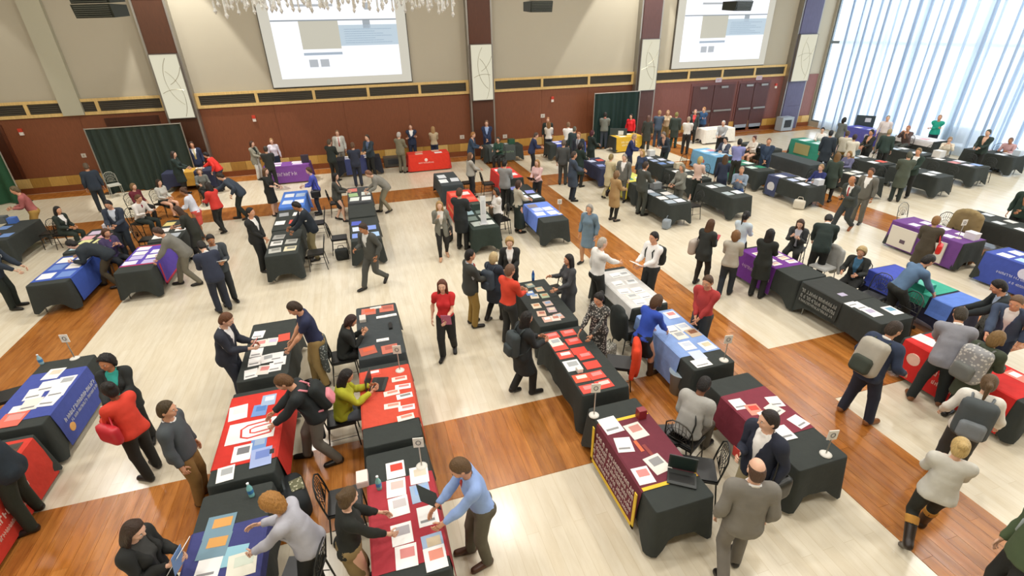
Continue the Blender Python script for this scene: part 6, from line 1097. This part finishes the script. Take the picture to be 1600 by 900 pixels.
far_ch = [('B4', .75, -.3), ('B5', .75, .2), ('B6', .78, .5), ('C4', -.75, .3), ('C6', -.8, .3), ('D4', .78, .45), ('D5', .8, -.1), ('D6', .8, .2), ('E4', -.78, .1), ('E5', -.8, .3), ('E6', -.8, -.2), ('F4', .8, -.4), ('F5', .85, -.5), ('F6', .8, -.3), ('G4', .8, .1), ('G5', .8, .3), ('G6', .8, -.2), ('J1', .8, .35), ('J2', .8, .6), ('K2', .8, -.2), ('L1', .8, .3), ('L1', .8, -.4), ('L2', .8, .4), ('M1', .8, .2), ('M1', .8, -.5), ('M2', .8, -.2), ('N1', .8, .5), ('I1', .8, .3), ('H1', .8, .5), ('A6', -.8, .3), ('A7', .8, .3)]
busy = [i_['W0'][:2] for i_ in PEOPLE]
for n_, (k_, lx, ly) in enumerate(far_ch):
    T = TAB[k_]; x, y = T['c'][0]+lx, T['c'][1]+ly
    if min(math.hypot(x-b_[0], y-b_[1]) for b_ in busy) < .42: continue
    chair(x, y, 270 if lx > 0 else 90, 'empty black metal chair %s table %s' % ('at far end of' if ly > .25 else 'at near end of' if ly < -.25 else 'behind', T['where']))
for k_, lx, ly, d, c_, l_ in (('D4', .1, .75, (.25, .2, .18), '#3c4a44', 'small dark box on far end of dark green table'), ('F4', .15, .8, (.3, .25, .2), '#8a8f92', 'grey box on the grey blue flyer table'), ('G6', .1, .8, (.25, .25, .22), '#e0e0dc', 'white box on blue flyer table'), ('J1', .15, -.8, (.25, .2, .18), '#cfd4dc', 'pale box on the navy banner table'), ('L1', .1, .75, (.3, .25, .2), '#d8d8d4', 'white box on nearest window row table'), ('L2', .12, .7, (.3, .25, .22), '#4a5a5c', 'slate box on farther window row table'), ('M1', .1, .8, (.3, .3, .25), '#e4e0d8', 'white carton on second window row table'), ('N1', .1, -.75, (.25, .25, .2), '#c8d4e0', 'pale blue box by the curtain at right edge'), ('K2', .1, .8, (.25, .25, .2), '#dcd4c0', 'cream box on table behind long green coat'), ('G5', .1, .75, (.3, .2, .2), '#c9bfa4', 'tan carton behind grey haired woman'), ('Q1', .05, .75, (.2, .3, .3), '#3a3440', 'dark bag on right end of purple back table'), ('Q4', -.1, .5, (.3, .3, .2), '#2f5a44', 'green box on dark grey back table'), ('H1', .1, -.75, (.2, .25, .16), '#e8e4e8', 'white box on near end of purple cover'), ('A3', .1, .8, (.25, .2, .15), '#d8d4d8', 'pale box among colourful leaflets at left')):
    T = TAB[k_]; a = T['rz']; X = T['c'][0]+lx*math.cos(a)-ly*math.sin(a); Y = T['c'][1]+lx*math.sin(a)+ly*math.cos(a); e = empty('box', (X, Y, T['z']+.004), a); tag(e, l_, 'box')
    MB().box((0, 0, d[2]/2), d).obj('body', mat('plastic', c_), e); MB().box((0, 0, d[2]+.006), (d[0]*1.03, d[1]*1.03, .014)).obj('lid', mat('plastic', c_), e)
for px, py, c_, l_ in ((1042, 352, '#8f98a0', 'grey bag on floor beneath grey blue flyer table'), (1248, 322, '#cfc8b8', 'pale bag on floor beside navy banner table'), (1385, 282, '#9aa4ac', 'grey bag on floor before window row'), (1560, 262, '#c8d0e0', 'pale blue bags on floor by the curtain'), (1513, 405, '#9a6a4a', 'brown bag on floor behind purple cover'), (700, 372, '#3a3a38', 'dark bag on floor by dark green table'), (535, 400, '#2c2e2c', 'dark bag on floor left of blue brochures'), (395, 365, '#3c3c3a', 'dark bag on floor left of black table')):
    g = at(px, py, .1); e = empty('tote_bag', (g[0], g[1], 0), px*.1); tag(e, l_, 'bag'); V, F = _PS.setdefault('tote', snet(rbox(.18, .11, .16, .06), (-.22, -.16, -.2), (.22, .16, .2), .035)); link('bag_body', fast_mesh('bag_body', V+np.array([0, 0, .165]), F, [mat('cloth', c_)]), e); MB().tube([(-.1, 0, .3), (-.06, 0, .42), (.06, 0, .42), (.1, 0, .3)], .01, 5).obj('handle', mat('cloth', c_), e)
